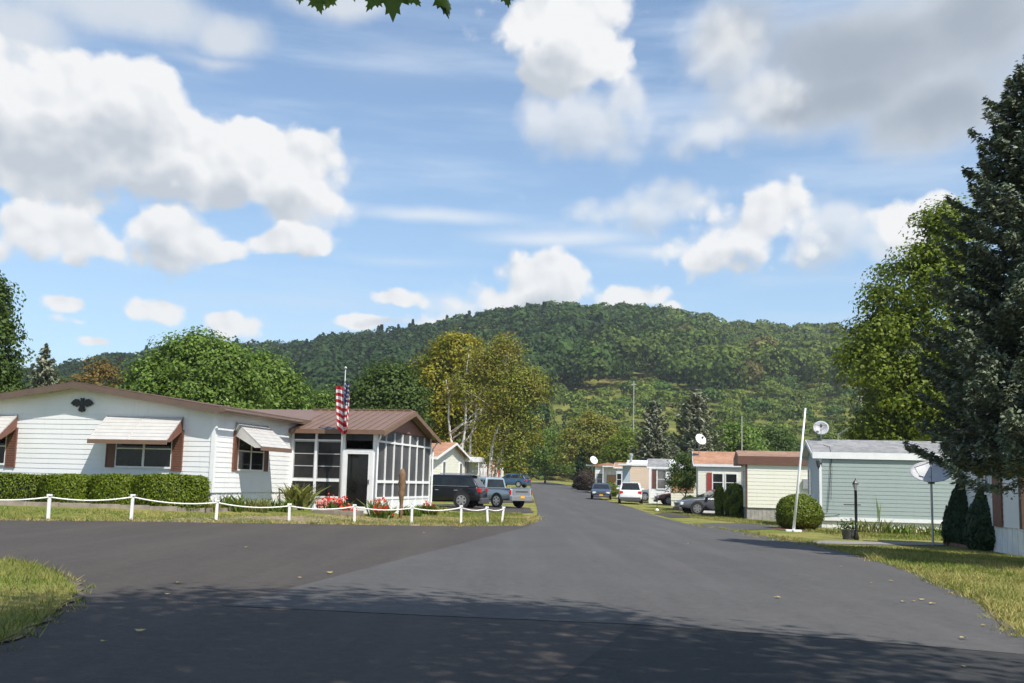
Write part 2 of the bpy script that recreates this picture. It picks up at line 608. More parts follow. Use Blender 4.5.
Pw = warp(warp(P0, 4.5, 0.05, 3), 17.0, 0.028, 6)
fine = wnoise(Pw, 13, 10, 0.66)
def billow(P):
    tot = None
    for sc, am in ((11.0, .50), (25.0, .34), (58.0, .20)):
        v = wn.nodes.new('ShaderNodeTexVoronoi')
        v.voronoi_dimensions = '2D'
        v.feature = 'SMOOTH_F1'
        v.inputs['Scale'].default_value = sc
        v.inputs['Smoothness'].default_value = 0.35
        wn.links.new(P, v.inputs['Vector'])
        t_ = mth(wn, 'MULTIPLY_ADD', v.outputs['Distance'], -am * 1.6, am * .72)
        tot = t_ if tot is None else mth(wn, 'ADD', tot, t_)
    return tot


Pb = warp(P0, 20.0, 0.02, 6)
bil = billow(Pb)
bil_l = billow(vmath('ADD', Pb, (0.006, 0.012, 0)))
edge = mth(wn, 'ADD', bil, mth(wn, 'MULTIPLY_ADD', fine, 0.9, -0.45))
LOWER = [c for c in CUMULUS if c[1] > 207 and c[0] < 460 or c[1] > 270]
UPPER = [c for c in CUMULUS if c not in LOWER]
lum = mth(wn, 'ADD', mth(wn, 'MULTIPLY_ADD', wnoise(Pw, 9, 6), 0.7, -0.35), mth(wn, 'MULTIPLY', mth(wn, 'SUBTRACT', bil_l, bil), 1.1))


def bank(blobs, up, lo=-0.02, hi=0.36, k=0.97, w=(7.3, 7.3, 7.3), g=(4.4, 4.75, 5.2)):
    """cover and colour of one bank: thickness seen further up, towards the light, greys the underside"""
    d1 = mth(wn, 'ADD', blob_field(Pw, blobs), edge)
    cov = mth(wn, 'MULTIPLY', sstep(d1, lo, hi), k)
    Dup = blob_field(vmath('ADD', Pw, (0.25 * up, up, 0)), blobs)
    under = sstep(mth(wn, 'ADD', Dup, edge), 0.0, 0.85)
    u2 = mth(wn, 'ADD', under, lum, clamp=True)
    return cov, mixc(wn, u2, w, g)


cumA, colA = bank(UPPER, 0.048)
cumB, colB = bank(LOWER, 0.022)
cumS, colS = bank(SOFT, 0.03, -0.08, 0.75, 0.72, (6.9, 7.0, 7.1), (4.6, 5.0, 5.5))
# the large grey cloud and thin veils
Pv = warp(warp(P0, 3.0, 0.10, 4), 11.0, 0.03, 5)
Vn = blob_field(Pv, VEIL)
vn = mth(wn, 'ADD', Vn, mth(wn, 'MULTIPLY_ADD', wnoise(Pv, 5, 7, 0.6), 1.0, -0.5))
veil = mth(wn, 'MULTIPLY', sstep(vn, -0.08, 0.55), 0.92)
veilcol = mixc(wn, mth(wn, 'MULTIPLY', sstep(sepw.outputs['X'], 0.02, 0.16), sstep(mth(wn, 'ADD', Vn, mth(wn, 'MULTIPLY_ADD', wnoise(Pv, 6, 6), 1.6, -0.8)), 0.0, 0.85)), (5.4, 5.8, 6.3), (3.1, 3.45, 3.95))
# high streaks
mpw = wn.nodes.new('ShaderNodeMapping')
mpw.inputs['Rotation'].default_value = (0, 0, R_(14))
mpw.inputs['Scale'].default_value = (1.6, 11, 1)
wn.links.new(P0, mpw.inputs['Vector'])
stre = wnoise(mpw.outputs[0], 2.2, 7, 0.6)
cir = mth(wn, 'MULTIPLY_ADD', sstep(stre, 0.42, 0.78), 0.50, 0.10)
STREAK = [(430, 215, 120, 12, .8), (560, 238, 130, 13, .8), (650, 250, 90, 12, .6), (400, 262, 120, 9, .4), (330, 205, 60, 10, .6), (480, 300, 160, 9, .3), (640, 120, 120, 50, .35), (400, 60, 120, 40, .3)]
sb = sstep(blob_field(warp(P0, 6, 0.02, 4), STREAK), 0.0, 0.8)
skycol = mixc(wn, 1.0, sky.outputs[0], (1.12, 1.24, 1.30), 'MULTIPLY')
# pale air towards the horizon
hz = sstep(sepw.outputs['Z'], 0.42, 0.0)
skycol = mixc(wn, mth(wn, 'MULTIPLY', hz, 0.22), skycol, (4.2, 6.0, 7.6))
c1 = mixc(wn, cir, skycol, (5.0, 6.0, 7.3))
c1 = mixc(wn, mth(wn, 'MULTIPLY', sb, mth(wn, 'MULTIPLY_ADD', stre, 1.0, 0.25)), c1, (6.3, 6.75, 7.3))
c2 = mixc(wn, veil, c1, veilcol)
c3 = mixc(wn, cumB, mixc(wn, cumA, mixc(wn, cumS, c2, colS), colA), colB)
# no clouds drawn below the horizon
wn.links.new(c3, bg.inputs['Color'])

vs = scene.view_settings
vs.view_transform = 'Standard'
vs.look = 'None'
vs.exposure = 0.32
vs.gamma = 1.0
vs.use_curve_mapping = False
try:
    scene.cycles.max_bounces = 6
    scene.cycles.diffuse_bounces = 3
    scene.cycles.glossy_bounces = 3
    scene.cycles.transmission_bounces = 4
    scene.cycles.transparent_max_bounces = 6
    scene.cycles.caustics_reflective = False
    scene.cycles.caustics_refractive = False
    scene.cycles.use_denoising = True
    scene.cycles.denoiser = 'OPENIMAGEDENOISE'
    scene.cycles.denoising_input_passes = 'RGB_ALBEDO_NORMAL'
    scene.cycles.use_light_tree = False
except Exception:
    pass

# ------------------------------------------------------------------ ground
def axis_vals(lo, hi, step, far_lo, far_hi, growth=1.25):
    a = list(np.arange(lo, hi + 1e-6, step))
    s, v = step, hi
    while v < far_hi:
        s *= growth
        v += s
        a.append(v)
    s, v = step, lo
    pre = []
    while v > far_lo:
        s *= growth
        v -= s
        pre.append(v)
    return np.array(pre[::-1] + a)


xs = axis_vals(-40, 40, 0.8, -2500, 2500)
ys = axis_vals(-20, 130, 0.8, -600, 330, 1.12)
V = np.array([(x, y, gz(x, y)) for y in ys for x in xs])
nx, ny = len(xs), len(ys)
ii = np.arange(nx - 1)
F = np.array([(j * nx + i, j * nx + i + 1, (j + 1) * nx + i + 1, (j + 1) * nx + i) for j in range(ny - 1) for i in ii])


def lawn_mat(name, green, dry, bias=0.5, tan=None):
    m, nt, b = newmat(name)
    f = noise(nt, 0.35, 6, 0.65)
    f2 = noise(nt, 5.0, 5, 0.7)
    f3 = noise(nt, 60, 3, 0.7)
    s = mth(nt, 'ADD', mth(nt, 'MULTIPLY', f, 0.6), mth(nt, 'MULTIPLY', f2, 0.4))
    col = ramp(nt, s, [(bias - 0.1, green), (bias + 0.1, dry)])
    col = mixc(nt, 0.6, col, ramp(nt, f3, [(0.3, (0.35, 0.35, 0.35)), (0.7, (1.5, 1.5, 1.4))]), 'MULTIPLY')
    if tan:
        f4 = noise(nt, 0.12, 4, 0.6)
        col = mixc(nt, ramp(nt, f4, [(0.55, (0, 0, 0)), (0.68, (1, 1, 1))]), col, tan)
    nt.links.new(col, b.inputs['Base Color'])
    b.inputs['Roughness'].default_value = 0.95
    b.inputs['Specular IOR Level'].default_value = 0.1
    bump(nt, b, f3, 0.8, 0.03)
    return m


M['lawn'] = lawn_mat('lawn', (0.115, 0.155, 0.028), (0.31, 0.265, 0.095), 0.50)
M['field'] = lawn_mat('hay_field', (0.36, 0.30, 0.11), (0.48, 0.37, 0.16), 0.5)
tag(np_mesh('ground', V, F, M['lawn'], smooth=True), kind='structure')

M['old_asphalt'] = asphalt('old_asphalt', (0.066, 0.056, 0.049), 0.5)
M['new_asphalt'] = asphalt('new_asphalt', (0.082, 0.078, 0.075), 0.42, (0.087, 0.083, 0.080))
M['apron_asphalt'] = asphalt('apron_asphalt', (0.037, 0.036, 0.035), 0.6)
M['edge_soil'] = plain('edge_soil', (0.25, 0.195, 0.125), 0.95, 0.3, 3, bmp=0.6)


def sheet(name, outline, mat, lift, kind='structure', far=0.0002):
    """outline: world xy points; draped on the ground, lifted"""
    b = bmesh.new()
    vs = [b.verts.new((p[0], p[1], 0)) for p in outline]
    f = b.faces.new(vs)
    if f.normal.z < 0: f.normal_flip()
    bmesh.ops.triangulate(b, faces=b.faces[:])
    x0, x1 = min(p[0] for p in outline), max(p[0] for p in outline)
    y0, y1 = min(p[1] for p in outline), max(p[1] for p in outline)
    for lo, hi, ax in ((y0, y1, 1), (x0, x1, 0)):
        st = 2.0 if (hi - lo) > 6 else 0.5
        if hi - lo > 150: st = 4.0
        v = math.floor(lo / st) * st + st
        while v < hi:
            co = (v, 0, 0) if ax == 0 else (0, v, 0)
            no = (1, 0, 0) if ax == 0 else (0, 1, 0)
            bmesh.ops.bisect_plane(b, geom=b.verts[:] + b.edges[:] + b.faces[:], plane_co=co, plane_no=no)
            v += st
    for v in b.verts:
        v.co.z = gz(v.co.x, v.co.y) + lift + far * max(0, v.co.y - 40)
    bmesh.ops.recalc_face_normals(b, faces=b.faces)
    me = bpy.data.meshes.new(name)
    b.to_mesh(me)
    b.free()
    if len(me.polygons) and sum(p.normal.z for p in me.polygons) < 0: me.flip_normals()
    me.materials.append(mat)
    o = bpy.data.objects.new(name, me)
    COL.objects.link(o)
    return tag(o, kind=kind)


def G(pts):
    return [tuple(ground(x, y)[:2]) for x, y in pts]


def jag(pts, step=0.7, amp=0.07, seed=3):
    """break a drawn edge into small irregular steps"""
    r = random.Random(seed)
    out = []
    for a, b_ in zip(pts, pts[1:]):
        d = math.hypot(b_[0] - a[0], b_[1] - a[1])
        n = max(1, min(60, int(d / step)))
        for k in range(n):
            t = k / n
            out.append((a[0] + (b_[0] - a[0]) * t + r.uniform(-amp, amp), a[1] + (b_[1] - a[1]) * t + r.uniform(-amp, amp)))
    out.append(pts[-1])
    return out


LEFT_EDGE = G([(0, 520.5), (110, 521.5), (216, 523), (350, 525), (450, 526.5), (515, 526), (531, 523), (538, 517), (538, 510), (535, 500), (532.5, 492), (530.5, 486), (529, 482.8)])
RIGHT_EDGE = G([(548, 482.2), (560, 484), (573, 486.5), (586, 490), (604, 500), (633, 508), (662, 518), (695, 526), (740, 532), (800, 542), (860, 556), (920, 575), (975, 601), (1010, 626), (1024, 638)])
ax_, ay_ = LEFT_EDGE[0]
bx_, by_ = LEFT_EDGE[2]
dx_, dy_ = (ax_ - bx_), (ay_ - by_)
ln = math.hypot(dx_, dy_)
far_left = (ax_ + dx_ / ln * 45, ay_ + dy_ / ln * 45)
cross = [far_left] + jag(LEFT_EDGE, 0.8, 0.06) + jag(RIGHT_EDGE, 0.8, 0.06, 7) + [(8.6, -2), (9.5, -25), (-45, -25)]
sheet('cross_road', cross, M['old_asphalt'], 0.012)
main = G([(222, 607), (300, 587), (420, 555), (530, 526.6)]) + jag(LEFT_EDGE[6:], 0.8, 0.05, 9)[1:] + jag(RIGHT_EDGE, 0.8, 0.05, 8) + G([(1024, 656), (860, 642), (720, 632), (640, 626), (430, 617)])
sheet('main_road', main, M['new_asphalt'], 0.0165)
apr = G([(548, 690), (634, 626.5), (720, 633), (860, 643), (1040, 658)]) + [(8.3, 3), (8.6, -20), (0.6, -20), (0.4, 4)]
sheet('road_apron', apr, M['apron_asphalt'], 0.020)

# dry strips of soil along the edges of the asphalt
def verge(name, pts, w0, w1, seed):
    r = random.Random(seed)
    a = jag(pts, 0.5, 0.05, seed)
    out, back = [], []
    for i, p in enumerate(a):
        q0, q1 = a[max(0, i - 1)], a[min(len(a) - 1, i + 1)]
        d = (q1[0] - q0[0], q1[1] - q0[1])
        l = math.hypot(*d) or 1
        n = (-d[1] / l, d[0] / l)
        w = r.uniform(w0, w1)
        out.append((p[0] - n[0] * 0.05, p[1] - n[1] * 0.05))
        back.append((p[0] + n[0] * w, p[1] + n[1] * w))
    sheet(name, out + back[::-1], M['edge_soil'], 0.0075)


verge('verge', LEFT_EDGE[:8], 0.10, 0.42, 21)
verge('verge', RIGHT_EDGE[::-1][:11][::-1][:11], -0.4, -0.1, 22)

M['mulch_soil'] = plain('damp_soil', (0.12, 0.095, 0.065), 0.95, 0.4, 4, bmp=0.8)
# lawn island at the lower left corner
isl_px = [(-60, 557), (0, 562), (30, 566), (52, 574), (68, 583), (74, 591), (72, 600), (61, 611), (38, 626), (8, 642), (-46, 662)]
ISL = G(isl_px)
isl = jag(ISL, 0.25, 0.05, 4) + [(ISL[-1][0] - 6, ISL[-1][1] - 1.5), (ISL[0][0] - 12, ISL[0][1] + 0.5)]
sheet('lawn_island', isl, M['lawn'], 0.035)
# a strip of dirt round it
isld = []
cx_ = sum(p[0] for p in ISL) / len(ISL)
cy_ = sum(p[1] for p in ISL) / len(ISL)
for p in ISL:
    d = Vector((p[0] - cx_, p[1] - cy_)).normalized()
    isld.append((p[0] + d.x * 0.10, p[1] + d.y * 0.06))
sheet('dirt_edge', jag(isld, 0.25, 0.07, 5) + [(ISL[-1][0] - 6, ISL[-1][1] - 1.7), (ISL[0][0] - 12, ISL[0][1] + 0.6)], M['mulch_soil'], 0.026)

# drives and walks
def drive(pts, mat, lift, sd):
    g = G(pts)
    sheet('driveway', jag(g + [g[0]], 0.6, 0.09, sd)[:-1], mat, lift)


drive([(690, 524.0), (722, 523.2), (783, 524), (800, 526), (800, 529), (775, 529), (735, 531), (700, 527)], M['new_asphalt'], 0.016, 31)
drive([(655, 514.5), (668, 511.5), (720, 513), (770, 514), (770, 517), (720, 517), (672, 518)], M['old_asphalt'], 0.016, 32)
sheet('walkway', G([(800, 542.0), (830, 541.0), (948, 543.8), (952, 545.8), (880, 545), (810, 544)]), M['concrete'], 0.016)
drive([(432, 504.5), (500, 506), (529, 508), (535, 513), (500, 514), (430, 509)], M['old_asphalt'], 0.018, 33)
drive([(478, 497), (520, 498.5), (533, 500), (534, 503), (500, 503), (474, 500)], M['old_asphalt'], 0.018, 34)
sheet('hay_field', [(-30, 172), (60, 172), (75, 255), (-60, 255)], M['field'], 0.0, far=0.0)
# ------------------------------------------------------------------ wooded hill
RIDGE = [(-400, 392), (-100, 388), (0, 384), (60, 376), (110, 365), (170, 358), (260, 352), (300, 350), (335, 344), (400, 338), (440, 331), (500, 319), (555, 312), (600, 314), (640, 314), (680, 320),
         (740, 328), (800, 333), (850, 331), (900, 336), (1024, 344), (1300, 366), (1700, 400)]
_ru, _rw = [], []
for px, py in RIDGE:
    d = ray(px, py + 19)
    _ru.append(d.x / d.y)
    _rw.append(d.z / d.y)
HY0, HY1 = 255.0, 800.0


def hillz(x, y):
    u = np.asarray(x) / np.asarray(y)
    w = np.interp(u, _ru, _rw)
    zr = EYE + HY1 * w
    t = np.clip((np.asarray(y) - HY0) / (HY1 - HY0), -0.1, 1)
    tt = np.clip(t, 0, 1)
    g = 0.55 * tt + 0.45 * tt * tt * (3 - 2 * tt)
    bump_ = 3.0 * np.sin(np.asarray(x) / 41 + np.asarray(y) / 57) * np.sin(np.asarray(y) / 63 + 1.0) * tt * (1.2 - tt)
    z0 = gplane(0) + 2.0
    z = z0 + (zr - z0) * g + bump_
    z = np.where(t < 0, z0 + t * 60, z)
    return np.maximum(-4.5, z - np.maximum(0, np.asarray(y) - HY1) * 0.12)


hy = np.concatenate([np.arange(245, 820, 12), np.arange(820, 1500, 60)])
hu = np.linspace(-1.6, 1.6, 150)
HV = np.array([(u * y, y, 0) for y in hy for u in hu])
HV[:, 2] = hillz(HV[:, 0], HV[:, 1])
nu = len(hu)
HF = np.array([(j * nu + i, j * nu + i + 1, (j + 1) * nu + i + 1, (j + 1) * nu + i) for j in range(len(hy) - 1) for i in range(nu - 1)])
m, nt, b = newmat('hill_ground')
f = noise(nt, 0.03, 6, 0.65)
f2 = noise(nt, 0.25, 5, 0.7)
col = ramp(nt, f, [(0.35, (0.085, 0.105, 0.030)), (0.5, (0.135, 0.15, 0.038)), (0.62, (0.21, 0.195, 0.065)), (0.72, (0.25, 0.19, 0.09))])
col = mixc(nt, 0.7, col, ramp(nt, f2, [(0.3, (0.45, 0.5, 0.4)), (0.7, (1.35, 1.3, 1.2))]), 'MULTIPLY')
nt.links.new(col, b.inputs['Base Color'])
b.inputs['Roughness'].default_value = 1.0
b.inputs['Specular IOR Level'].default_value = 0.0
tag(np_mesh('hill', HV, HF, m, smooth=True), kind='structure')

# tint-driven foliage for the mass of trees
m, nt, b = newmat('forest_leaf')
a_ = nt.nodes.new('ShaderNodeAttribute')
a_.attribute_name = 'tint'
g_ = nt.nodes.new('ShaderNodeNewGeometry')
col = mixc(nt, 1.0, a_.outputs['Color'], ramp(nt, g_.outputs['Random Per Island'], [(0, (0.6, 0.6, 0.6)), (1, (1.4, 1.4, 1.3))]), 'MULTIPLY')
nt.links.new(col, b.inputs['Base Color'])
b.inputs['Roughness'].default_value = 0.7
b.inputs['Specular IOR Level'].default_value = 0.15
t_ = nt.nodes.new('ShaderNodeBsdfTranslucent')
nt.links.new(mixc(nt, 0.5, col, (1, 1, 0.35), 'MULTIPLY'), t_.inputs['Color'])
mx_ = nt.nodes.new('ShaderNodeMixShader')
mx_.inputs[0].default_value = 0.2
nt.links.new(b.outputs[0], mx_.inputs[1])
nt.links.new(t_.outputs[0], mx_.inputs[2])
nt.links.new(mx_.outputs[0], nt.nodes['Material Output'].inputs['Surface'])
M['forest'] = m


def vnoise(x, y, s, seed=0):
    """cheap smooth value noise"""
    r = np.random.default_rng(seed)
    T = r.random((64, 64))
    x, y = x / s, y / s
    i, j = np.floor(x).astype(int), np.floor(y).astype(int)
    fx, fy = x - i, y - j
    fx, fy = fx * fx * (3 - 2 * fx), fy * fy * (3 - 2 * fy)
    g = lambda a, c: T[a % 64, c % 64]
    return (g(i, j) * (1 - fx) + g(i + 1, j) * fx) * (1 - fy) + (g(i, j + 1) * (1 - fx) + g(i + 1, j + 1) * fx) * fy


def tree_mass(name, X, Y, Z, Hh, R, conifer, tint, k, lsz=0.32):
    """many small trees as one mass of leaf clumps, each with a darker stem"""
    n = len(X)
    D = unit(rng.normal(size=(n * k, 3))).reshape(n, k, 3)
    D[:, :, 2] = np.where(D[:, :, 2] < -0.35, -D[:, :, 2], D[:, :, 2])
    # lumpy crowns: each tree gets its own few lobes
    lobes = unit(rng.normal(size=(n * 5, 3))).reshape(n, 5, 3)
    dots = np.einsum('nkc,nlc->nkl', D, lobes).max(2)
    rad = 0.70 + 0.38 * np.clip(dots, 0, 1) ** 3 + rng.normal(size=(n, k)) * 0.05
    C = np.empty((n, k, 3))
    hc = (Hh * 0.60)[:, None]
    C[:, :, 0] = X[:, None] + D[:, :, 0] * rad * R[:, None]
    C[:, :, 1] = Y[:, None] + D[:, :, 1] * rad * R[:, None]
    C[:, :, 2] = Z[:, None] + hc + D[:, :, 2] * rad * (Hh * 0.42)[:, None]
    # conifers: cone instead
    tt = rng.random((n, k)) ** 0.75
    ang = rng.random((n, k)) * 2 * np.pi
    rr = (1 - tt) * R[:, None] * 0.85 * (0.75 + 0.4 * rng.random((n, k))) * (0.8 + 0.3 * np.sin(tt * 26))
    CC = np.stack([X[:, None] + rr * np.cos(ang), Y[:, None] + rr * np.sin(ang), Z[:, None] + (0.08 + 0.94 * tt) * Hh[:, None]], 2)
    ND = np.stack([np.cos(ang), np.sin(ang), np.full_like(ang, 0.55)], 2)
    cm = conifer[:, None, None]
    C = np.where(cm, CC, C)
    N = np.where(cm, ND, D) + rng.normal(size=(n, k, 3)) * 0.45
    size = (R[:, None] * lsz * (0.7 + 0.7 * rng.random((n, k)))).ravel()
    V, F = diamonds(C.reshape(-1, 3), N.reshape(-1, 3), size, size * 0.75)
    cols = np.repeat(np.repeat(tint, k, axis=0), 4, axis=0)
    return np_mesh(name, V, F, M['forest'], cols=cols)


N_ = 15000
yy = np.sqrt(rng.random(N_) * (850**2 - 262**2) + 262**2)
uu = rng.random(N_) * 1.02 - 0.50
xx = uu * yy
zz = hillz(xx, yy)
wv = (zz - EYE) / yy
rowpx = (483 + uu * 25.9) - FPX * wv * 0.995      # rough picture row of the tree's foot, only used to split wood from meadow by height on the slope
px_ = 512 + FPX * uu
th = (yy - HY0) / (HY1 - HY0)
nz = vnoise(xx + 900, yy, 38, 1)
nz2 = vnoise(xx + 900, yy, 16, 2)
dens = np.ones(N_) * 0.62
meadow = (uu > 0.02) & (uu < 0.40)
low = meadow & (th < 0.40 + 0.14 * (nz - 0.5) - 0.10 * np.clip((0.13 - uu) / 0.1, 0, 1))
dens = np.where(low, np.where(nz > 0.50, 0.70, 0.25), dens)
high_open = (uu > 0.19) & (th > 0.55) & (th < 0.93)
dens = np.where(high_open, np.where(nz2 > 0.45, 0.5, 0.22), dens)
dens = np.where(uu > 0.35, dens * 0.5, dens)
keep = rng.random(N_) < dens
# thin out by minimum spacing
xx, yy, zz, uu, th, nz, nz2 = [a[keep] for a in (xx, yy, zz, uu, th, nz, nz2)]
low, high_open = low[keep], high_open[keep]
order = np.argsort(-yy)
cell = {}
sel = []
for i in rng.permutation(len(xx)):
    k_ = (int(xx[i] // 6.4), int(yy[i] // 6.4))
    if k_ in cell: continue
    cell[k_] = 1
    sel.append(i)
sel = np.array(sel)
xx, yy, zz, uu, th, nz, nz2, low, high_open = [a[sel] for a in (xx, yy, zz, uu, th, nz, nz2, low, high_open)]
n = len(xx)
print('forest trees', n)
conifer = rng.random(n) < np.where((uu < 0.10) & (th > 0.45), 0.05, 0.03)  # more dark conifers high on the left, helping the painted cloud shade
Hh = np.where(low, 2.5 + 6.5 * rng.random(n) ** 1.5, 8 + 14 * rng.random(n))
Hh = np.where(high_open, 6 + 9 * rng.random(n), Hh)
Hh = np.where(conifer & ~low, Hh * 1.12, Hh)
Rr = Hh * (0.38 + 0.18 * rng.random(n))
Rr = np.where(low, Hh * (0.55 + 0.2 * rng.random(n)), Rr)
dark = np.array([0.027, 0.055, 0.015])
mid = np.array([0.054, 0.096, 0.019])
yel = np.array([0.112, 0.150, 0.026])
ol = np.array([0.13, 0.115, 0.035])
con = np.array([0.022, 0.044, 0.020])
s = np.clip(0.25 + 0.9 * (uu - 0.02) / 0.3 + 0.55 * (nz - 0.5) + rng.normal(size=n) * 0.16, 0, 1)[:, None]  # cloud shade painted into tree tint: darker to the left, sunnier to the right
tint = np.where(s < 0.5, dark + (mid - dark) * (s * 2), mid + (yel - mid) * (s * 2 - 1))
pick = rng.random(n)
tint = np.where((pick < 0.02)[:, None], ol, tint)
tint = np.where(low[:, None], np.where((pick < 0.3)[:, None], mid * 1.2, yel * 1.1), tint)
tint = np.where(conifer[:, None], con, tint) * (0.8 + 0.4 * rng.random((n, 1)))
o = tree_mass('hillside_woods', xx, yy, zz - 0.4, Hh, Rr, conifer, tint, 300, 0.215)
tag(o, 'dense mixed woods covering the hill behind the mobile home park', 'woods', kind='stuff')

# belt of undergrowth and trees along the foot of the hill
n = 330
yb = 232 + 50 * rng.random(n)
ub = -0.20 + 0.62 * rng.random(n)
xb = ub * yb
Hb = 4 + 7 * rng.random(n) ** 1.5
Hb = np.where(ub < 0.03, Hb * 1.5, Hb)
Rb = Hb * (0.40 + 0.12 * rng.random(n))
zb = np.array([gz(x, y) for x, y in zip(xb, yb)])
zb = np.maximum(zb, hillz(xb, yb))
sb_ = rng.random((n, 1))
tb = (mid * 0.9 + (yel - mid) * sb_ * 0.8) * (0.75 + 0.4 * rng.random((n, 1)))
o = tree_mass('foothill_thicket', xb, yb, zb - 0.3, Hb, Rb, rng.random(n) < 0.06, tb, 420, 0.20)
tag(o, 'thicket of bushes and low trees along the foot of the hill behind the hay field', 'thicket', kind='stuff')
# ------------------------------------------------------------------ trees
def crown_points(ells, ncl, nleaf, crad, inner=0.72, jitter=0.55, droop=0.0):
    w = np.array([(e[3] * e[4] + e[3] * e[5] + e[4] * e[5]) for e in ells])
    w = w / w.sum()
    pick = rng.choice(len(ells), ncl, p=w)
    E = np.array(ells)[pick]
    D = unit(rng.normal(size=(ncl, 3)))
    D[:, 2] = np.where(D[:, 2] < -0.55, -D[:, 2], D[:, 2])
    rad = inner + (1.02 - inner) * rng.random((ncl, 1)) ** 0.6
    C = E[:, :3] + D * E[:, 3:] * rad
    cr = crad * (0.6 + 0.8 * rng.random((ncl, 1, 1)))
    g = rng.normal(size=(ncl, nleaf, 3))
    g /= np.maximum(1.0, np.linalg.norm(g, axis=2, keepdims=True) / 1.7)
    Pp = C[:, None, :] + g * cr * np.array([1, 1, 0.62])
    Pp[:, :, 2] -= droop * np.abs(g[:, :, 0]) * cr[:, :, 0]
    N = D[:, None, :] * 0.7 + unit(g.reshape(-1, 3)).reshape(g.shape) * 0.5 + np.array([0, 0, 0.35]) + rng.normal(size=g.shape) * jitter
    return C, Pp.reshape(-1, 3), N.reshape(-1, 3)


def wavy(p, q, n=5, amp=0.06, sag=0.0):
    p, q = Vector(p), Vector(q)
    L = (q - p).length
    out = []
    for i in range(n + 1):
        t = i / n
        v = p.lerp(q, t)
        if 0 < i < n:
            v += Vector((random.uniform(-1, 1), random.uniform(-1, 1), random.uniform(-.5, .5))) * amp * L
        v.z -= sag * math.sin(math.pi * t) * L
        out.append(v)
    return out


def broadleaf(name, label, base, ht, ells, ncl, nleaf, leaf, mat, bark, tr, group=None, crad=0.9, limbs=9, fork=0.35, inner=0.72, droop=0.0, up=None, trunks=None):
    root = thing(name, label, 'tree', base, 0, group)
    C, Pp, N = crown_points(ells, ncl, int(nleaf * 1.9), crad, inner, droop=droop)
    L = leaf * 0.70 * (0.65 + 0.7 * rng.random(len(Pp)))
    V, F = diamonds(Pp, N, L, L * 0.62, up=up, fold=0.15)
    np_mesh('crown', V, F, mat, root)
    t = MB()
    top = Vector(np.mean(np.array(ells)[:, :3], axis=0))
    trs = trunks or [((0, 0), (top.x * 0.6, top.y * 0.6, ht * 0.72))]
    for (bx, by), tp in trs:
        path = wavy((bx, by, -0.3), tp, 6, 0.018)
        t.tube(path, [tr * (1.25 if i == 0 else 1) * (1 - 0.82 * i / 6) for i in range(7)], 9)
        idx = rng.choice(len(C), min(len(C), limbs), replace=False)
        for j in idx:
            c = Vector(C[j])
            axis_x, axis_y = path[3].x, path[3].y
            dist = math.hypot(c.x - axis_x, c.y - axis_y)
            zt_ = c.z - max(0.5, dist * random.uniform(0.9, 1.5))
            k = min(0.88, max(fork * random.uniform(.85, 1.5), zt_ / max(0.1, path[-1].z)))
            i0 = min(5, int(k * 6))
            s0 = path[i0].lerp(path[i0 + 1], k * 6 - i0)
            if c.z < s0.z + dist * 0.5: continue
            r0 = tr * (1 - 0.82 * k) * 0.62
            t.tube(wavy(s0, c, 5, 0.04, 0.04), [r0 * (1 - 0.85 * i / 5) for i in range(6)], 6)
    t.build('trunk', bark, root, smooth=True)
    return root


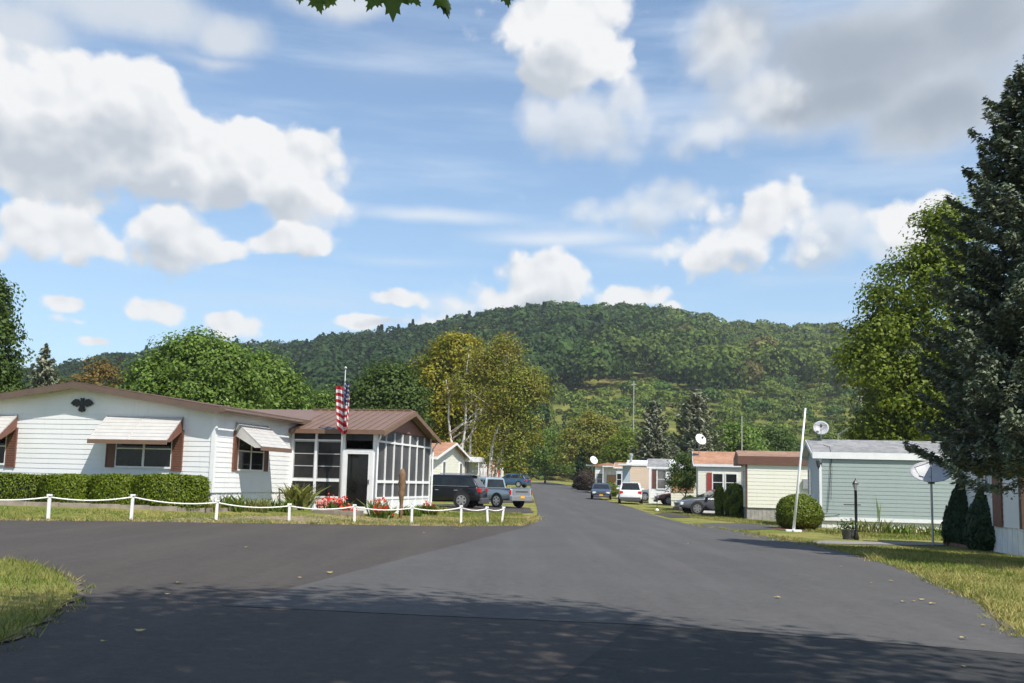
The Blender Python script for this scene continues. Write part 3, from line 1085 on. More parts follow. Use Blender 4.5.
def spruce(name, label, base, ht, R, mat, whorls=30, per=11, leafn=70, leaf=0.17, z0=0.08, group=None, tr=0.2, power=0.85, droop=0.28):
    root = thing(name, label, 'tree', base, 0, group)
    Cs, Ns, Ts = [], [], []
    wood = MB()
    wood.tube([(0, 0, -0.3), (0, 0, ht * 0.5), (0, 0, ht * 0.985)], [tr, tr * 0.55, 0.02], 8)
    for w in range(whorls):
        t = w / (whorls - 1)
        z = ht * (z0 + (0.965 - z0) * t)
        rr = R * (1 - t) ** power + 0.10 * R * (1 - t) ** 0.3 + 0.05
        nb = max(4, int(per * (0.55 + 0.45 * (1 - t))))
        for b_ in range(nb):
            a = 2 * math.pi * (b_ + random.random() * 0.8) / nb + w * 0.9
            L = rr * random.uniform(0.68, 1.08)
            d = np.array([math.cos(a), math.sin(a), 0])
            sd = np.array([-d[1], d[0], 0])
            zz_ = z + random.uniform(-0.5, 0.5) * ht / whorls
            dr = droop * random.uniform(0.6, 1.3) * (1 - 0.6 * t)
            lift = 0.55 * t + 0.05
            n_ = max(14, int(leafn * (L / R + 0.15)))
            s_ = rng.random(n_) ** 0.62
            side = rng.normal(size=n_) * 0.5
            half = 0.30 * L * (1 - s_) ** 0.7 + 0.10 * min(1.0, L)
            off = np.clip(side, -1, 1) * half
            hz = zz_ + L * (lift * s_ - dr * np.sin(s_ * np.pi * 0.75) * 1.0 + 0.10 * s_ ** 3) - np.abs(off) * 0.22 + rng.normal(size=n_) * 0.05
            P_ = d[None, :] * (s_ * L)[:, None] + sd[None, :] * off[:, None]
            P_[:, 2] = hz
            Cs.append(P_)
            Ns.append(np.array([0, 0, 1.0])[None, :] + d[None, :] * 0.35 + rng.normal(size=(n_, 3)) * 0.5)
            Ts.append(d[None, :] + sd[None, :] * np.sign(off)[:, None] * 0.7 + np.array([0, 0, 0.15]))
            if b_ % 2 == 0 and L > 0.5:
                wood.tube([(0, 0, zz_), tuple(d * L * 0.5 + np.array([0, 0, zz_ + L * (lift * .5 - dr * 0.92)])), tuple(d * L * 0.9 + np.array([0, 0, zz_ + L * (lift * .9 - dr * 0.8)]))], [0.028, 0.018, 0.006], 4)
    C = np.concatenate(Cs)
    N = np.concatenate(Ns)
    T = np.concatenate(Ts)
    L = leaf * (0.7 + 0.8 * rng.random(len(C)))
    V, F = diamonds(C, N, L, L * 0.42, up=unit(T) * 1.6, fold=0.2)
    np_mesh('crown', V, F, mat, root)
    wood.build('trunk', M['bark'], root, smooth=True)
    return root


def place(px, Y, dz=0.0):
    d = ray(px, 483)
    x = d.x / d.y * Y
    return Vector((x, Y, gz(x, Y) + dz))


def ztop(px, py, Y):
    return at(px, py, Y).z


# tall tree at the left edge
b0 = place(-20, 45)
h = ztop(5, 275, 45) - b0.z
broadleaf('maple_tree', 'tall dark green tree with a narrow crown behind the left end of the white house', b0, h,
          [(-.6, 0, h * .84, .95, 1.0, h * .15), (-.5, 0, h * .6, 1.45, 1.5, h * .2), (-.4, 0, h * .36, 1.7, 1.6, h * .2)], 420, 26, 0.26, M['dark_green'], M['bark'], 0.2, crad=0.42)
b0 = place(35, 72)
h = ztop(35, 342, 72) - b0.z
spruce('spruce_tree', 'small blue grey spruce rising over the white house roof beside the tall dark tree', b0, h, 2.4, M['grey_spruce'], 26, 10, 120, 0.26)
b0 = place(90, 66)
h = ztop(90, 361, 66) - b0.z
broadleaf('small_tree', 'rusty brown leaved treetop just showing above the ridge of the white house', b0, h,
          [(0, 0, h * .68, 1.5, 1.4, h * .32), (-.8, 0, h * .5, 1.2, 1.2, 1.5), (.9, 0, h * .5, 1.2, 1.2, 1.6)], 130, 24, 0.30, M['rust'], M['bark'], 0.15, crad=0.45)
b0 = place(190, 62)
h = ztop(190, 331, 62) - b0.z
broadleaf('maple_tree', 'wide bright green maple spreading behind the white house roof', b0, h,
          [(-.2, 0, h * .72, 2.2, 2.4, h * .27), (-2.4, -.4, h * .56, 1.6, 2.0, h * .26), (-3.2, 0, h * .42, 1.2, 1.8, h * .22), (1.6, -.3, h * .66, 1.7, 2.2, h * .27), (2.7, 0, h * .50, 1.4, 2.0, h * .26), (0, -1, h * .45, 3, 2.2, h * .28)],
          620, 36, 0.30, M['maple_green'], M['bark'], 0.3, crad=0.50)
b0 = place(268, 68)
h = ztop(262, 351, 68) - b0.z
broadleaf('maple_tree', 'lower rounded green tree at the right shoulder of the wide maple', b0, h,
          [(-.6, 0, h * .66, 1.6, 1.8, h * .32), (.9, 0, h * .54, 1.2, 1.6, h * .3), (0, 0, h * .4, 1.7, 1.8, h * .3)], 300, 28, 0.32, M['maple_green'], M['bark'], 0.22, crad=0.5)
b0 = place(385, 88)
h = ztop(385, 360, 88) - b0.z
broadleaf('oak_tree', 'dense dark green tree behind the porch with the brown metal roof', b0, h,
          [(0, 0, h * .7, 2.3, 2.2, h * .28), (-1.6, 0, h * .55, 1.9, 2, h * .3), (1.4, 0, h * .55, 2.0, 2, h * .3), (0, 0, h * .38, 2.9, 2.4, h * .3)], 420, 28, 0.38, M['dark_green'], M['bark'], 0.25, crad=0.62)
b0 = place(322, 96)
h = ztop(322, 392, 96) - b0.z
broadleaf('small_tree', 'light green low tree behind the porch roof left of the dark dense tree', b0, h,
          [(0, 0, h * .6, 1.6, 1.6, h * .4), (-1.5, 0, h * .5, 1.4, 1.6, h * .33), (1.5, 0, h * .5, 1.4, 1.6, h * .33)], 200, 26, 0.36, M['maple_green'], M['bark'], 0.18, crad=0.55)
b0 = place(452, 104)
h = ztop(450, 333, 104) - b0.z
broadleaf('maple_tree', 'golden yellow maple behind the pale trunked birch', b0, h,
          [(0.2, 0, h * .80, 2.9, 2.6, h * .19), (-2.2, 0, h * .64, 2.3, 2.4, h * .2), (2.0, 0, h * .62, 2.6, 2.6, h * .24), (-2.6, 0, h * .44, 2.0, 2.3, h * .2), (0, 0, h * .5, 3.2, 2.6, h * .25), (1, .5, h * .3, 3.4, 2.6, h * .2)],
          760, 26, 0.42, M['yellow_maple'], M['bark'], 0.28, crad=0.66)
b0 = place(480, 86)
h = ztop(505, 332, 86) - b0.z
broadleaf('birch_tree', 'tall birch with several pale bare trunks and thin olive leaves beside the road', b0, h,
          [(1.6, 0, h * .86, 1.5, 1.4, h * .13), (0.2, 0, h * .78, 1.6, 1.5, h * .14), (3.3, 0, h * .66, 1.9, 1.6, h * .14), (2.0, 0, h * .62, 2.4, 2, h * .18), (-1.5, 0, h * .62, 1.6, 1.6, h * .15),
           (3.0, 0, h * .42, 1.9, 1.6, h * .20), (1.4, 0, h * .42, 2.0, 1.8, h * .2), (2.4, .2, h * .24, 1.4, 1.4, h * .14), (4.6, 0, h * .68, .9, 1.0, h * .07)],
          620, 22, 0.27, M['olive'], M['birch_bark'], 0.17, crad=0.55, limbs=12, fork=0.48, inner=0.35, droop=0.5,
          trunks=[((-1.6, 0.2), (-3.0, 0, h * .70)), ((-1.5, 0.0), (-1.2, 0.1, h * .86)), ((-1.3, 0.3), (-.2, .2, h * .72)), ((0.5, -.2), (2.0, 0, h * .93)), ((0.55, .1), (3.6, 0, h * .70))])
b0 = place(590, 178)
h = ztop(590, 413, 178) - b0.z
broadleaf('small_tree', 'rounded olive and rust tree at the far end of the road', b0, h,
          [(0, 0, h * .6, 3.6, 3, h * .38), (-2.7, 0, h * .45, 2.8, 2.6, h * .36), (2.8, 0, h * .45, 2.8, 2.6, h * .36)], 300, 26, 0.55, M['olive'], M['bark'], 0.25, crad=0.9)
b0 = place(581, 150)
h = ztop(581, 447, 150) - b0.z
spruce('spruce_tree', 'small dark spruce at the bend of the road beside the purple bush', b0, h, 1.5, M['arborvitae'], 16, 8, 50, 0.34)
b0 = place(654, 124)
h = ztop(653, 399, 124) - b0.z
spruce('spruce_tree', 'grey green spruce with a rounded top, lower of the two behind the mobile homes', b0, h, 3.2, M['grey_spruce'], 26, 11, 80, 0.40, power=0.62)
b0 = place(697, 116)
h = ztop(695, 389, 116) - b0.z
spruce('spruce_tree', 'grey green spruce, taller of the two behind the orange roofed home', b0, h, 3.9, M['grey_spruce'], 28, 12, 85, 0.40, power=0.6)
for px, py, Y, r, mt, lb in [(735, 424, 140, 3.6, 'maple_green', 'green round tree behind the home with the brown roof'),
                             (772, 428, 150, 3.2, 'dark_green', 'dark low tree behind the leaning white pole'),
                             (628, 432, 170, 3.0, 'lime', 'yellow green tree between the road end and the grey spruces'),
                             (545, 430, 190, 3.6, 'maple_green', 'light green tree left of the olive tree at the end of the road'),
                             (884, 415, 120, 3.0, 'dark_green', 'dark tree above the roof of the green home under the walnut')]:
    b0 = place(px, Y)
    h = ztop(px, py, Y) - b0.z
    broadleaf('small_tree', lb, b0, h, [(0, 0, h * .62, r, r, h * .38), (-r * .6, 0, h * .45, r * .7, r * .7, h * .36), (r * .6, 0, h * .42, r * .75, r * .7, h * .34)], 260, 24, 0.5, M[mt], M['bark'], 0.2, crad=0.8)

# broadleaf tree at right, behind the green home
b0 = place(945, 57)
h = ztop(955, 196, 57) - b0.z
broadleaf('walnut_tree', 'big yellow green broadleaf tree behind the green home, left of the blue spruce', b0, h,
          [(0.6, 0, h * .84, 1.9, 2.2, h * .13), (-1.4, 0, h * .72, 1.9, 2.2, h * .12), (-3.0, 0, h * .66, 1.1, 1.3, h * .05), (-2.4, 0, h * .56, 1.7, 2, h * .09), (0.8, 0, h * .64, 2.8, 2.6, h * .17), (-4.1, 0, h * .45, 1.7, 1.8, h * .085), (-3.4, .2, h * .55, 1.5, 1.8, h * .07), (-2.0, 0, h * .40, 2.4, 2.4, h * .12), (1.5, 0, h * .42, 3, 2.6, h * .15), (-3.0, .3, h * .27, 1.8, 2.0, h * .10), (0, 0, h * .28, 3, 2.4, h * .1)],
          760, 42, 0.30, M['lime'], M['bark'], 0.3, crad=0.50, limbs=18, inner=0.45)

# the great blue spruce at the right edge
b0 = place(1055, 24.5)
h = ztop(1048, 50, 24.5) - b0.z
spruce('blue_spruce_tree', 'huge dark blue spruce with drooping tiers at the right edge above the lawn', b0, h, 2.95, M['blue_spruce'], 40, 14, 520, 0.125, z0=0.205, tr=0.24, power=0.58, droop=0.20)


def dense_shrub(name, label, base, prof, mat, n, leaf, group=None, cat='shrub', noise_amp=0.08, up=None, core=True, sx=1.0, sy=1.0):
    """clipped or conical shrub: radius profile [(r, z)] clothed in leaves over a twiggy core"""
    root = thing(name, label, cat, base, 0, group)
    pr = np.array(prof, float)
    seg = np.hypot(np.diff(pr[:, 0]), np.diff(pr[:, 1])) * np.maximum(0.02, (pr[:-1, 0] + pr[1:, 0]) / 2)
    cdf = np.concatenate([[0], np.cumsum(seg)]) / seg.sum()
    q = rng.random(n)
    k = np.clip(np.searchsorted(cdf, q) - 1, 0, len(pr) - 2)
    f = (q - cdf[k]) / np.maximum(1e-9, cdf[k + 1] - cdf[k])
    r = pr[k, 0] + f * (pr[k + 1, 0] - pr[k, 0])
    z = pr[k, 1] + f * (pr[k + 1, 1] - pr[k, 1])
    a = rng.random(n) * 2 * np.pi
    tn = np.stack([pr[k + 1, 0] - pr[k, 0], pr[k + 1, 1] - pr[k, 1]], 1)
    nr = unit(np.stack([tn[:, 1], -tn[:, 0]], 1))
    lump = 1 + noise_amp * (np.sin(a * 3 + z * 4) * 0.5 + np.sin(a * 5 - z * 7 + 1) * 0.5) + rng.normal(size=n) * 0.03
    dep = rng.random(n) ** 2 * leaf * 1.2
    rr = r * lump - dep * 0.6
    C = np.stack([np.cos(a) * rr * sx, np.sin(a) * rr * sy, z + rng.normal(size=n) * leaf * 0.3], 1)
    N = np.stack([np.cos(a) * nr[:, 0], np.sin(a) * nr[:, 0], nr[:, 1]], 1) + rng.normal(size=(n, 3)) * 0.45
    L = leaf * (0.7 + 0.6 * rng.random(n))
    V, F = diamonds(C, N, L, L * 0.55, up=up, fold=0.1)
    np_mesh('foliage', V, F, mat, root)
    if core:
        c = MB().lathe([(max(0.01, p[0] * 0.88), p[1] * 0.97) for p in prof], 18)
        c.v = [(x * sx, y * sy, z) for x, y, z in c.v]
        c.build('stem', M['core'], root, smooth=True)
    return root


# conical arborvitae by the right-hand house
for px, py, Y, lb in [(963, 474, 33.5, 'dark conical arborvitae beside the green home, slimmer of the pair'), (990, 474, 31.6, 'dark conical arborvitae against the white house, broader of the pair')]:
    b0 = place(px, Y)
    h = ztop(px, py, Y) - b0.z
    r = 0.68 if px < 970 else 0.78
    dense_shrub('arborvitae', lb, b0, [(r * .75, 0.05), (r, h * .16), (r * .93, h * .32), (r * .72, h * .52), (r * .42, h * .76), (r * .15, h * .93), (0.02, h)], M['arborvitae'], 9000, 0.10, 'conical evergreens by the white house', up=np.array([0, 0, 1.0]))
# clipped hedge mounds before the white house
for i, (xa, xb, lb) in enumerate([(-60, 49, 'clipped green hedge mound at the far left under the cut off awning'), (47, 97, 'clipped green hedge mound below the eagle plaque'),
                                  (95, 142, 'clipped green hedge mound below the brown shuttered window'), (140, 202, 'clipped green hedge mound at the end of the hedge by the house corner')]):
    xm = (xa + xb) / 2
    d_ = 32.7 - 0.9 * xm / 200
    b0 = place(xm, d_)
    zt = ztop(xm, 474.5 if xm < 0 else 476, d_) - b0.z
    w = (xb - xa) / 2 * d_ / FPX * 1.2
    e = 2.6
    pf = [(w * 0.95, 0.0), (w * 0.99, zt * .3), (w, zt * .6), (w * .985, zt * .82), (w * .93, zt * .94), (w * .80, zt * .99), (0.02, zt * 1.02)]
    dense_shrub('hedge_shrub', lb, b0, pf, M['hedge'], 12000, 0.07, 'clipped hedge mounds in front of the white house', sy=0.55 / w, noise_amp=0.03, up=np.array([0, 0, 0.8]))
# round bush by the green home
b0 = ground(799, 529.5)
rb = 22.5 * b0.y / FPX
zb_ = ztop(799, 495, b0.y) - b0.z
dense_shrub('round_bush', 'rounded green bush with dark shaded foot between the white pole and the green home', b0, [(rb * .6, 0.0), (rb * .92, zb_ * .2), (rb, zb_ * .42), (rb * .93, zb_ * .66), (rb * .72, zb_ * .86), (rb * .4, zb_ * .97), (0.02, zb_)], M['bush'], 16000, 0.085, noise_amp=0.05)
# upright shrub hiding the tail of the grey car
b0 = ground(735, 517.5)
hs = ztop(735, 484, b0.y) - b0.z
dense_shrub('upright_shrub', 'bushy upright evergreen covering the tail of the grey car', b0, [(.40, 0), (.56, hs * .25), (.58, hs * .5), (.50, hs * .78), (.28, hs * .95), (.02, hs)], M['bush'], 8000, 0.12, noise_amp=0.30)
b0 = ground(724, 517) + Vector((0, 1.2, 0))
dense_shrub('upright_shrub', 'narrow evergreen shrub below the twin window of the orange roofed home', b0, [(.2, 0), (.28, hs * .3), (.27, hs * .7), (.15, hs * .9), (.02, hs * .97)], M['bush'], 3500, 0.12, noise_amp=0.16)
b0 = place(685, 74)
h = ztop(685, 455, 74) - b0.z
broadleaf('small_tree', 'small ball headed tree on a thin stem before the peach home', b0, h, [(0, 0, h * .64, 1.0, .9, h * .36), (.6, 0, h * .6, .6, .6, h * .25), (-.3, 0, h * .48, .8, .7, h * .2)], 170, 24, 0.19, M['dark_green'], M['bark'], 0.06, crad=0.28)
b0 = ground(690, 507)
dense_shrub('low_shrub', 'low dark shrub at the foot of the ball headed tree', b0, [(.5, 0), (.75, .3), (.6, .65), (.02, .85)], M['dark_green'], 3000, 0.11)
b0 = place(586, 140)
dense_shrub('purple_bush', 'dark purple brown bush on the verge at the road bend', b0, [(1.0, 0.0), (1.5, .7), (1.45, 1.7), (1.0, 2.4), (.02, 2.75)], M['purple_bush'], 5000, 0.2, noise_amp=0.12)
b0 = place(610, 112)
dense_shrub('low_shrub', 'small round green shrub before the farthest white home', b0, [(.5, 0), (.95, .5), (.8, 1.1), (.02, 1.5)], M['bush'], 2500, 0.16)
# ------------------------------------------------------------------ houses
def hit(O, rz, px, py, ax, off):
    """where a sight line meets the plane ax = off of a building's own axes"""
    c, s = math.cos(-rz), math.sin(-rz)
    d = ray(px, py)
    o = CAM - O
    ol = Vector((o.x * c - o.y * s, o.x * s + o.y * c, o.z))
    dl = Vector((d.x * c - d.y * s, d.x * s + d.y * c, d.z))
    t = (off - ol[ax]) / dl[ax]
    return ol + dl * t


def siding(mb, p0, p1, z0, ze, zr=None, pitch=0.16, out=0.010):
    """lap boards from p0 to p1 (outside on the right of that direction); zr: gable peak"""
    p0, p1 = Vector((p0[0], p0[1], 0)), Vector((p1[0], p1[1], 0))
    L = (p1 - p0).length
    u = (p1 - p0) / L
    nrm = Vector((u.y, -u.x, 0))
    top = zr or ze

    def rng_(z):
        if z <= ze or not zr: return 0, L
        k = (z - ze) / (zr - ze) * L / 2
        return k, L - k
    z = z0
    while z < top - 0.01:
        z2 = min(z + pitch, top)
        segs = [(z, z2)] if not (z < ze < z2 and zr) else [(z, ze), (ze, z2)]
        for (a, b_) in segs:
            a0, a1 = rng_(a)
            b0_, b1_ = rng_(b_)
            fa = 1 - (a - z) / pitch
            fb = 1 - (b_ - z) / pitch
            zv = lambda s, q, f: p0 + u * s + nrm * (out * f) + Vector((0, 0, q))
            mb.quad(zv(a0, a, fa), zv(a1, a, fa), zv(b1_, b_, fb), zv(b0_, b_, fb))
        a0, a1 = rng_(z)
        mb.quad(p0 + u * a0 + Vector((0, 0, z)), p0 + u * a1 + Vector((0, 0, z)), p0 + u * a1 + nrm * out + Vector((0, 0, z)), p0 + u * a0 + nrm * out + Vector((0, 0, z)))
        z = z2


class Bldg:
    def __init__(s, name, label, cat, O, rz, x0, x1, y0, y1):
        s.O, s.rz = Vector(O), rz
        s.x0, s.x1, s.y0, s.y1 = x0, x1, y0, y1
        s.root = thing(name, label, cat, O, rz)

    def hit(s, px, py, ax, off):
        return hit(s.O, s.rz, px, py, ax, off)

    def walls(s, mat, z0, ze, zr=None, ridge='x', pitch=0.16, faces='frlb'):
        mb = MB()
        gx = zr if ridge == 'x' else None      # gables on the left and right walls
        gy = zr if ridge == 'y' else None
        if 'f' in faces: siding(mb, (s.x0, s.y0), (s.x1, s.y0), z0, ze, gy, pitch)
        if 'r' in faces: siding(mb, (s.x1, s.y0), (s.x1, s.y1), z0, ze, gx, pitch)
        if 'l' in faces: siding(mb, (s.x0, s.y1), (s.x0, s.y0), z0, ze, gx, pitch)
        if 'b' in faces: siding(mb, (s.x1, s.y1), (s.x0, s.y1), z0, ze, gy, pitch)
        return mb.build('wall', mat, s.root, fix=False)

    def skirt(s, mat, zt, inset=0.03, ribs=0.3, name='skirting'):
        mb = MB()
        mb.box(s.x0 + inset, s.x1 - inset, s.y0 + inset, s.y1 - inset, -0.5, zt)
        x = s.x0 + inset
        while x < s.x1 - inset:
            mb.box(x, x + 0.03, s.y0 + inset - 0.015, s.y0 + inset + 0.01, -0.5, zt - 0.01)
            x += ribs
        y = s.y0 + inset + .05
        while y < s.y1 - inset:
            mb.box(s.x0 + inset - 0.015, s.x0 + inset + 0.01, y, y + 0.03, -0.5, zt - 0.01)
            mb.box(s.x1 - inset - 0.01, s.x1 - inset + 0.015, y, y + 0.03, -0.5, zt - 0.01)
            y += ribs
        return mb.build(name, mat, s.root)

    def roof(s, mat, ze, zr, ridge='x', o=0.35, ro=0.35, th=0.14, fascia=None, fh=0.22, soffit=None, rake=None, x0=None, x1=None, y0=None, y1=None, parts=True):
        X0, X1, Y0, Y1 = [a if a is not None else b_ for a, b_ in ((x0, s.x0), (x1, s.x1), (y0, s.y0), (y1, s.y1))]

        def P(a, b_, z):     # a along the ridge, b across
            return (a, b_, z) if ridge == 'x' else (b_, a, z)
        A0, A1, B0, B1 = (X0, X1, Y0, Y1) if ridge == 'x' else (Y0, Y1, X0, X1)
        hw = (B1 - B0) / 2
        c = (B0 + B1) / 2
        sl = (zr - ze) / hw
        ez = ze - sl * o
        mb = MB()
        pr = [P(A0 - ro, B0 - o, ez + 0.01), P(A0 - ro, c, zr + 0.01), P(A0 - ro, B1 + o, ez + 0.01), P(A0 - ro, B1 + o, ez + th), P(A0 - ro, c, zr + th), P(A0 - ro, B0 - o, ez + th)]
        e = P(A1 - A0 + 2 * ro, 0, 0)
        mb.prism(pr, e)
        r = mb.build('roof', mat, s.root)
        if fascia:
            f = MB()
            for bb, sg in ((B0 - o, -1), (B1 + o, 1)):
                b1_, b2_ = sorted((bb, bb + sg * 0.03))
                if ridge == 'x': f.box(A0 - ro - .01, A1 + ro + .01, b1_, b2_, ez + th - fh + .015, ez + th + 0.012)
                else: f.box(b1_, b2_, A0 - ro - .01, A1 + ro + .01, ez + th - fh + .015, ez + th + 0.012)
            rk = rake or fh
            for aa in (A0 - ro - 0.04, A1 + ro + 0.005):
                pr = [P(aa, B0 - o, ez + th - rk), P(aa, c, zr + th - rk), P(aa, B1 + o, ez + th - rk), P(aa, B1 + o, ez + th - .03), P(aa, c, zr + th - .03), P(aa, B0 - o, ez + th - .03)]
                f.prism(pr, P(0.035, 0, 0))
            f.build('fascia', fascia, s.root)
        if soffit:
            f = MB()
            for aa, bb in ((A0 - ro, A0 - 0.005), (A1 + 0.005, A1 + ro)):
                f = MB()
                pr = [P(aa, B0 - o + .01, ez - .03), P(aa, c, zr - .03), P(aa, B1 + o - .01, ez - .03), P(aa, B1 + o - .01, ez), P(aa, c, zr), P(aa, B0 - o + .01, ez)]
                f.prism(pr, P(bb - aa, 0, 0))
                f.build('soffit', soffit, s.root)
        return r

    def fbox(s, mb, face, a0, a1, z0, z1, d0, d1):
        if face == 'f': mb.box(a0, a1, s.y0 - d1, s.y0 - d0, z0, z1)
        elif face == 'r': mb.box(s.x1 + d0, s.x1 + d1, a0, a1, z0, z1)
        elif face == 'l': mb.box(s.x0 - d1, s.x0 - d0, a0, a1, z0, z1)
        return mb

    def window(s, face, a0, a1, z0, z1, frame=None, glass=None, w=0.05, cols=2, rows=2, name='window'):
        frame, glass = frame or M['white'], glass or M['glass']
        mb = MB()
        s.fbox(mb, face, a0 - w, a0, z0 - w, z1 + w, 0.0, 0.055)
        s.fbox(mb, face, a1, a1 + w, z0 - w, z1 + w, 0.0, 0.055)
        s.fbox(mb, face, a0, a1, z0 - w, z0, 0.0, 0.06)
        s.fbox(mb, face, a0, a1, z1, z1 + w, 0.0, 0.052)
        for k in range(1, cols):
            c = a0 + (a1 - a0) * k / cols
            s.fbox(mb, face, c - w * .6, c + w * .6, z0, z1, 0.0, 0.05)
        f = mb.build(name, frame, s.root)
        p = s.fbox(MB(), face, a0, a1, z0, z1, 0.012, 0.03).build('pane', glass, f)
        if rows > 1:
            mb = MB()
            for k in range(1, rows):
                zz = z0 + (z1 - z0) * k / rows
                s.fbox(mb, face, a0, a1, zz - .018, zz + .018, 0.03, 0.044)
            mb.build('sash_bar', frame, f)
        return f

    def shutter(s, face, a0, a1, z0, z1, mat, d=0.045):
        mb = MB()
        s.fbox(mb, face, a0, a0 + .04, z0, z1, 0, d + .012)
        s.fbox(mb, face, a1 - .04, a1, z0, z1, 0, d + .012)
        z = z0
        while z < z1 - .02:
            s.fbox(mb, face, a0 + .04, a1 - .04, z, min(z1, z + .055), 0, d)
            z += 0.075
        s.fbox(mb, face, a0 + .04, a1 - .04, z0, z1, 0, d - .02)
        return mb.build('shutter', mat, s.root)

    def awning(s, face, a0, a1, zt, drop, depth, wing=None, mat=None, trim=None):
        mat, trim = mat or M['awning_metal'], trim or M['brown_metal']
        T = {'f': lambda a, d, z: (a, s.y0 - d, z), 'r': lambda a, d, z: (s.x1 + d, a, z), 'l': lambda a, d, z: (s.x0 - d, a, z)}[face]
        mb = MB()
        n = max(4, int((a1 - a0) / 0.24))
        # rows of lapped slats stepping down the slope
        rows = 7
        for i in range(rows):
            t0, t1 = i / rows, (i + 1) / rows
            q = [T(a0, .03 + depth * t0, zt - drop * t0 + .012), T(a1, .03 + depth * t0, zt - drop * t0 + .012), T(a1, .03 + depth * t1, zt - drop * t1 + .03), T(a0, .03 + depth * t1, zt - drop * t1 + .03)]
            mb.prism(q, (0, 0, -0.022))
        for k in range(n + 1):
            a = a0 + (a1 - a0 - .03) * k / n
            q = [T(a, .03, zt + .03), T(a + .03, .03, zt + .03), T(a + .03, .03 + depth, zt - drop + .045), T(a, .03 + depth, zt - drop + .045)]
            if k in (0, n // 2, n): mb.prism(q, (0, 0, -0.05))
        o = mb.build('awning', mat, s.root)
        v = MB()
        q0 = sorted((T(a0 - .01, depth + .01, 0)[0], T(a1 + .01, depth + .05, 0)[0]))
        q1 = sorted((T(a0 - .01, depth + .01, 0)[1], T(a1 + .01, depth + .05, 0)[1]))
        v.box(q0[0], q0[1], q1[0], q1[1], zt - drop - .10, zt - drop + .03)
        v.build('valance', trim, o)
        if wing:
            for a in (a0, a1 - .02):
                w = MB()
                e = Vector(T(a + .02, 0, 0)) - Vector(T(a, 0, 0))
                w.prism([T(a, .03, zt - .02), T(a, .03 + depth, zt - drop - .02), T(a, .03 + depth * .75, zt - drop - .02), T(a, .03, zt - drop * .55)], e)
                w.build('side_wing', wing, o)
        return o

    def corner(s, mat, z0, z1, at_=('fl', 'fr'), w=0.09, t=0.03):
        for c in at_:
            mb = MB()
            x, y = (s.x0 if c[1] == 'l' else s.x1), (s.y0 if c[0] == 'f' else s.y1)
            dx = -1 if c[1] == 'l' else 1
            dy = -1 if c[0] == 'f' else 1
            xa, xb = sorted((x + dx * t, x - dx * w))
            ya, yb = sorted((y + dy * t, y - dy * w))
            mb.box(xa, xb, ya, yb, z0, z1)
            mb.build('corner_trim', mat, s.root)


def corner_at(px, Y):
    return place(px, Y)


# ---- the white double-wide house with screened porch
RZ = R_(-12)
O = corner_at(212, 32.5)
B = Bldg('white_house', 'white sided house with a brown roof, awnings and a screened porch behind the rope fence', 'house', O, RZ, -9, 0, 0, 12)
ze = B.hit(212, 409, 1, 0).z
zr = B.hit(80, 385.5, 1, 0).z
hw = -B.hit(80, 385.5, 1, 0).x
B.x0 = -2 * hw
yp = B.hit(290, 470, 0, 0).y
wp = B.hit(376, 470, 1, yp).x
yq = B.hit(430, 470, 0, wp).y
B.y1 = yq + 4.0
zs = B.hit(230, 492.5, 0, 0).z
print('white house: eave %.2f ridge %.2f hw %.2f yp %.2f wp %.2f yq %.2f skirt %.2f' % (ze, zr, hw, yp, wp, yq, zs))
B.walls(M['white_siding'], zs, ze, zr, 'y', 0.155)
B.skirt(M['white'], zs, 0.03)
B.corner(M['white'], zs, ze, ('fr', 'fl'), 0.10, 0.03)
B.roof(M['brown_shingle'], ze, zr, 'y', 0.25, 0.33, 0.10, M['brown_fascia'], 0.18, M['soffit'], rake=0.22)
MBg = MB().tube([(0.40, -0.3, ze - .05), (0.40, yp - .1, ze - .05)], 0.05, 8)
MBg.build('gutter', M['brown_fascia'], B.root)
# front twin window, shutters and awning
h0 = lambda x, y: B.hit(x, y, 1, 0)
wz0, wz1 = h0(140, 466.3).z, h0(140, 431).z
a0, a1 = h0(106.5, 455).x, h0(117, 455).x
b0_, b1_ = h0(171.5, 455).x, h0(183, 455).x


def front_window(dx):
    B.window('f', a1 + dx, b0_ + dx, wz0, wz1, M['white'], M['glass'], 0.06, 2, 2)
    B.shutter('f', a0 + dx, a1 - .03 + dx, wz0 - .05, wz1 + .05, M['shutter_brown'])
    B.shutter('f', b0_ + .03 + dx, b1_ + dx, wz0 - .12, wz1 + .05, M['shutter_brown'])
    zt = h0(107.6, 416.5).z
    ta, tb = h0(107.6, 416).x, h0(184, 419.5).x
    zo = B.hit(96, 440, 1, -0.95).z
    B.awning('f', ta + dx, tb + dx, zt, zt - zo, 0.92, M['shutter_brown'])


front_window(0)
front_window(h0(18.5, 415).x - h0(184, 419.5).x)
# side window with awning
s0 = lambda x, y: B.hit(x, y, 0, 0)
c0, c1, c2 = s0(231.8, 460).y, s0(236.8, 460).y, s0(262, 460).y
wz0, wz1 = s0(250, 469.5).z, s0(245, 433).z
B.window('r', c1, c2, wz0, wz1, M['white'], M['glass'], 0.05, 2, 2)
B.shutter('r', c0, c1 - .04, wz0 - .05, wz1 + .05, M['shutter_brown'])
B.shutter('r', c2 + .04, c2 + .04 + (c1 - c0), wz0 - .05, wz1 + .05, M['shutter_brown'])
zt = s0(235.6, 422.7).z
zo = B.hit(254, 446.5, 0, 0.95).z
B.awning('r', s0(235.6, 423).y, s0(266.8, 426).y, zt, zt - zo, 0.9, M['awning_metal'])
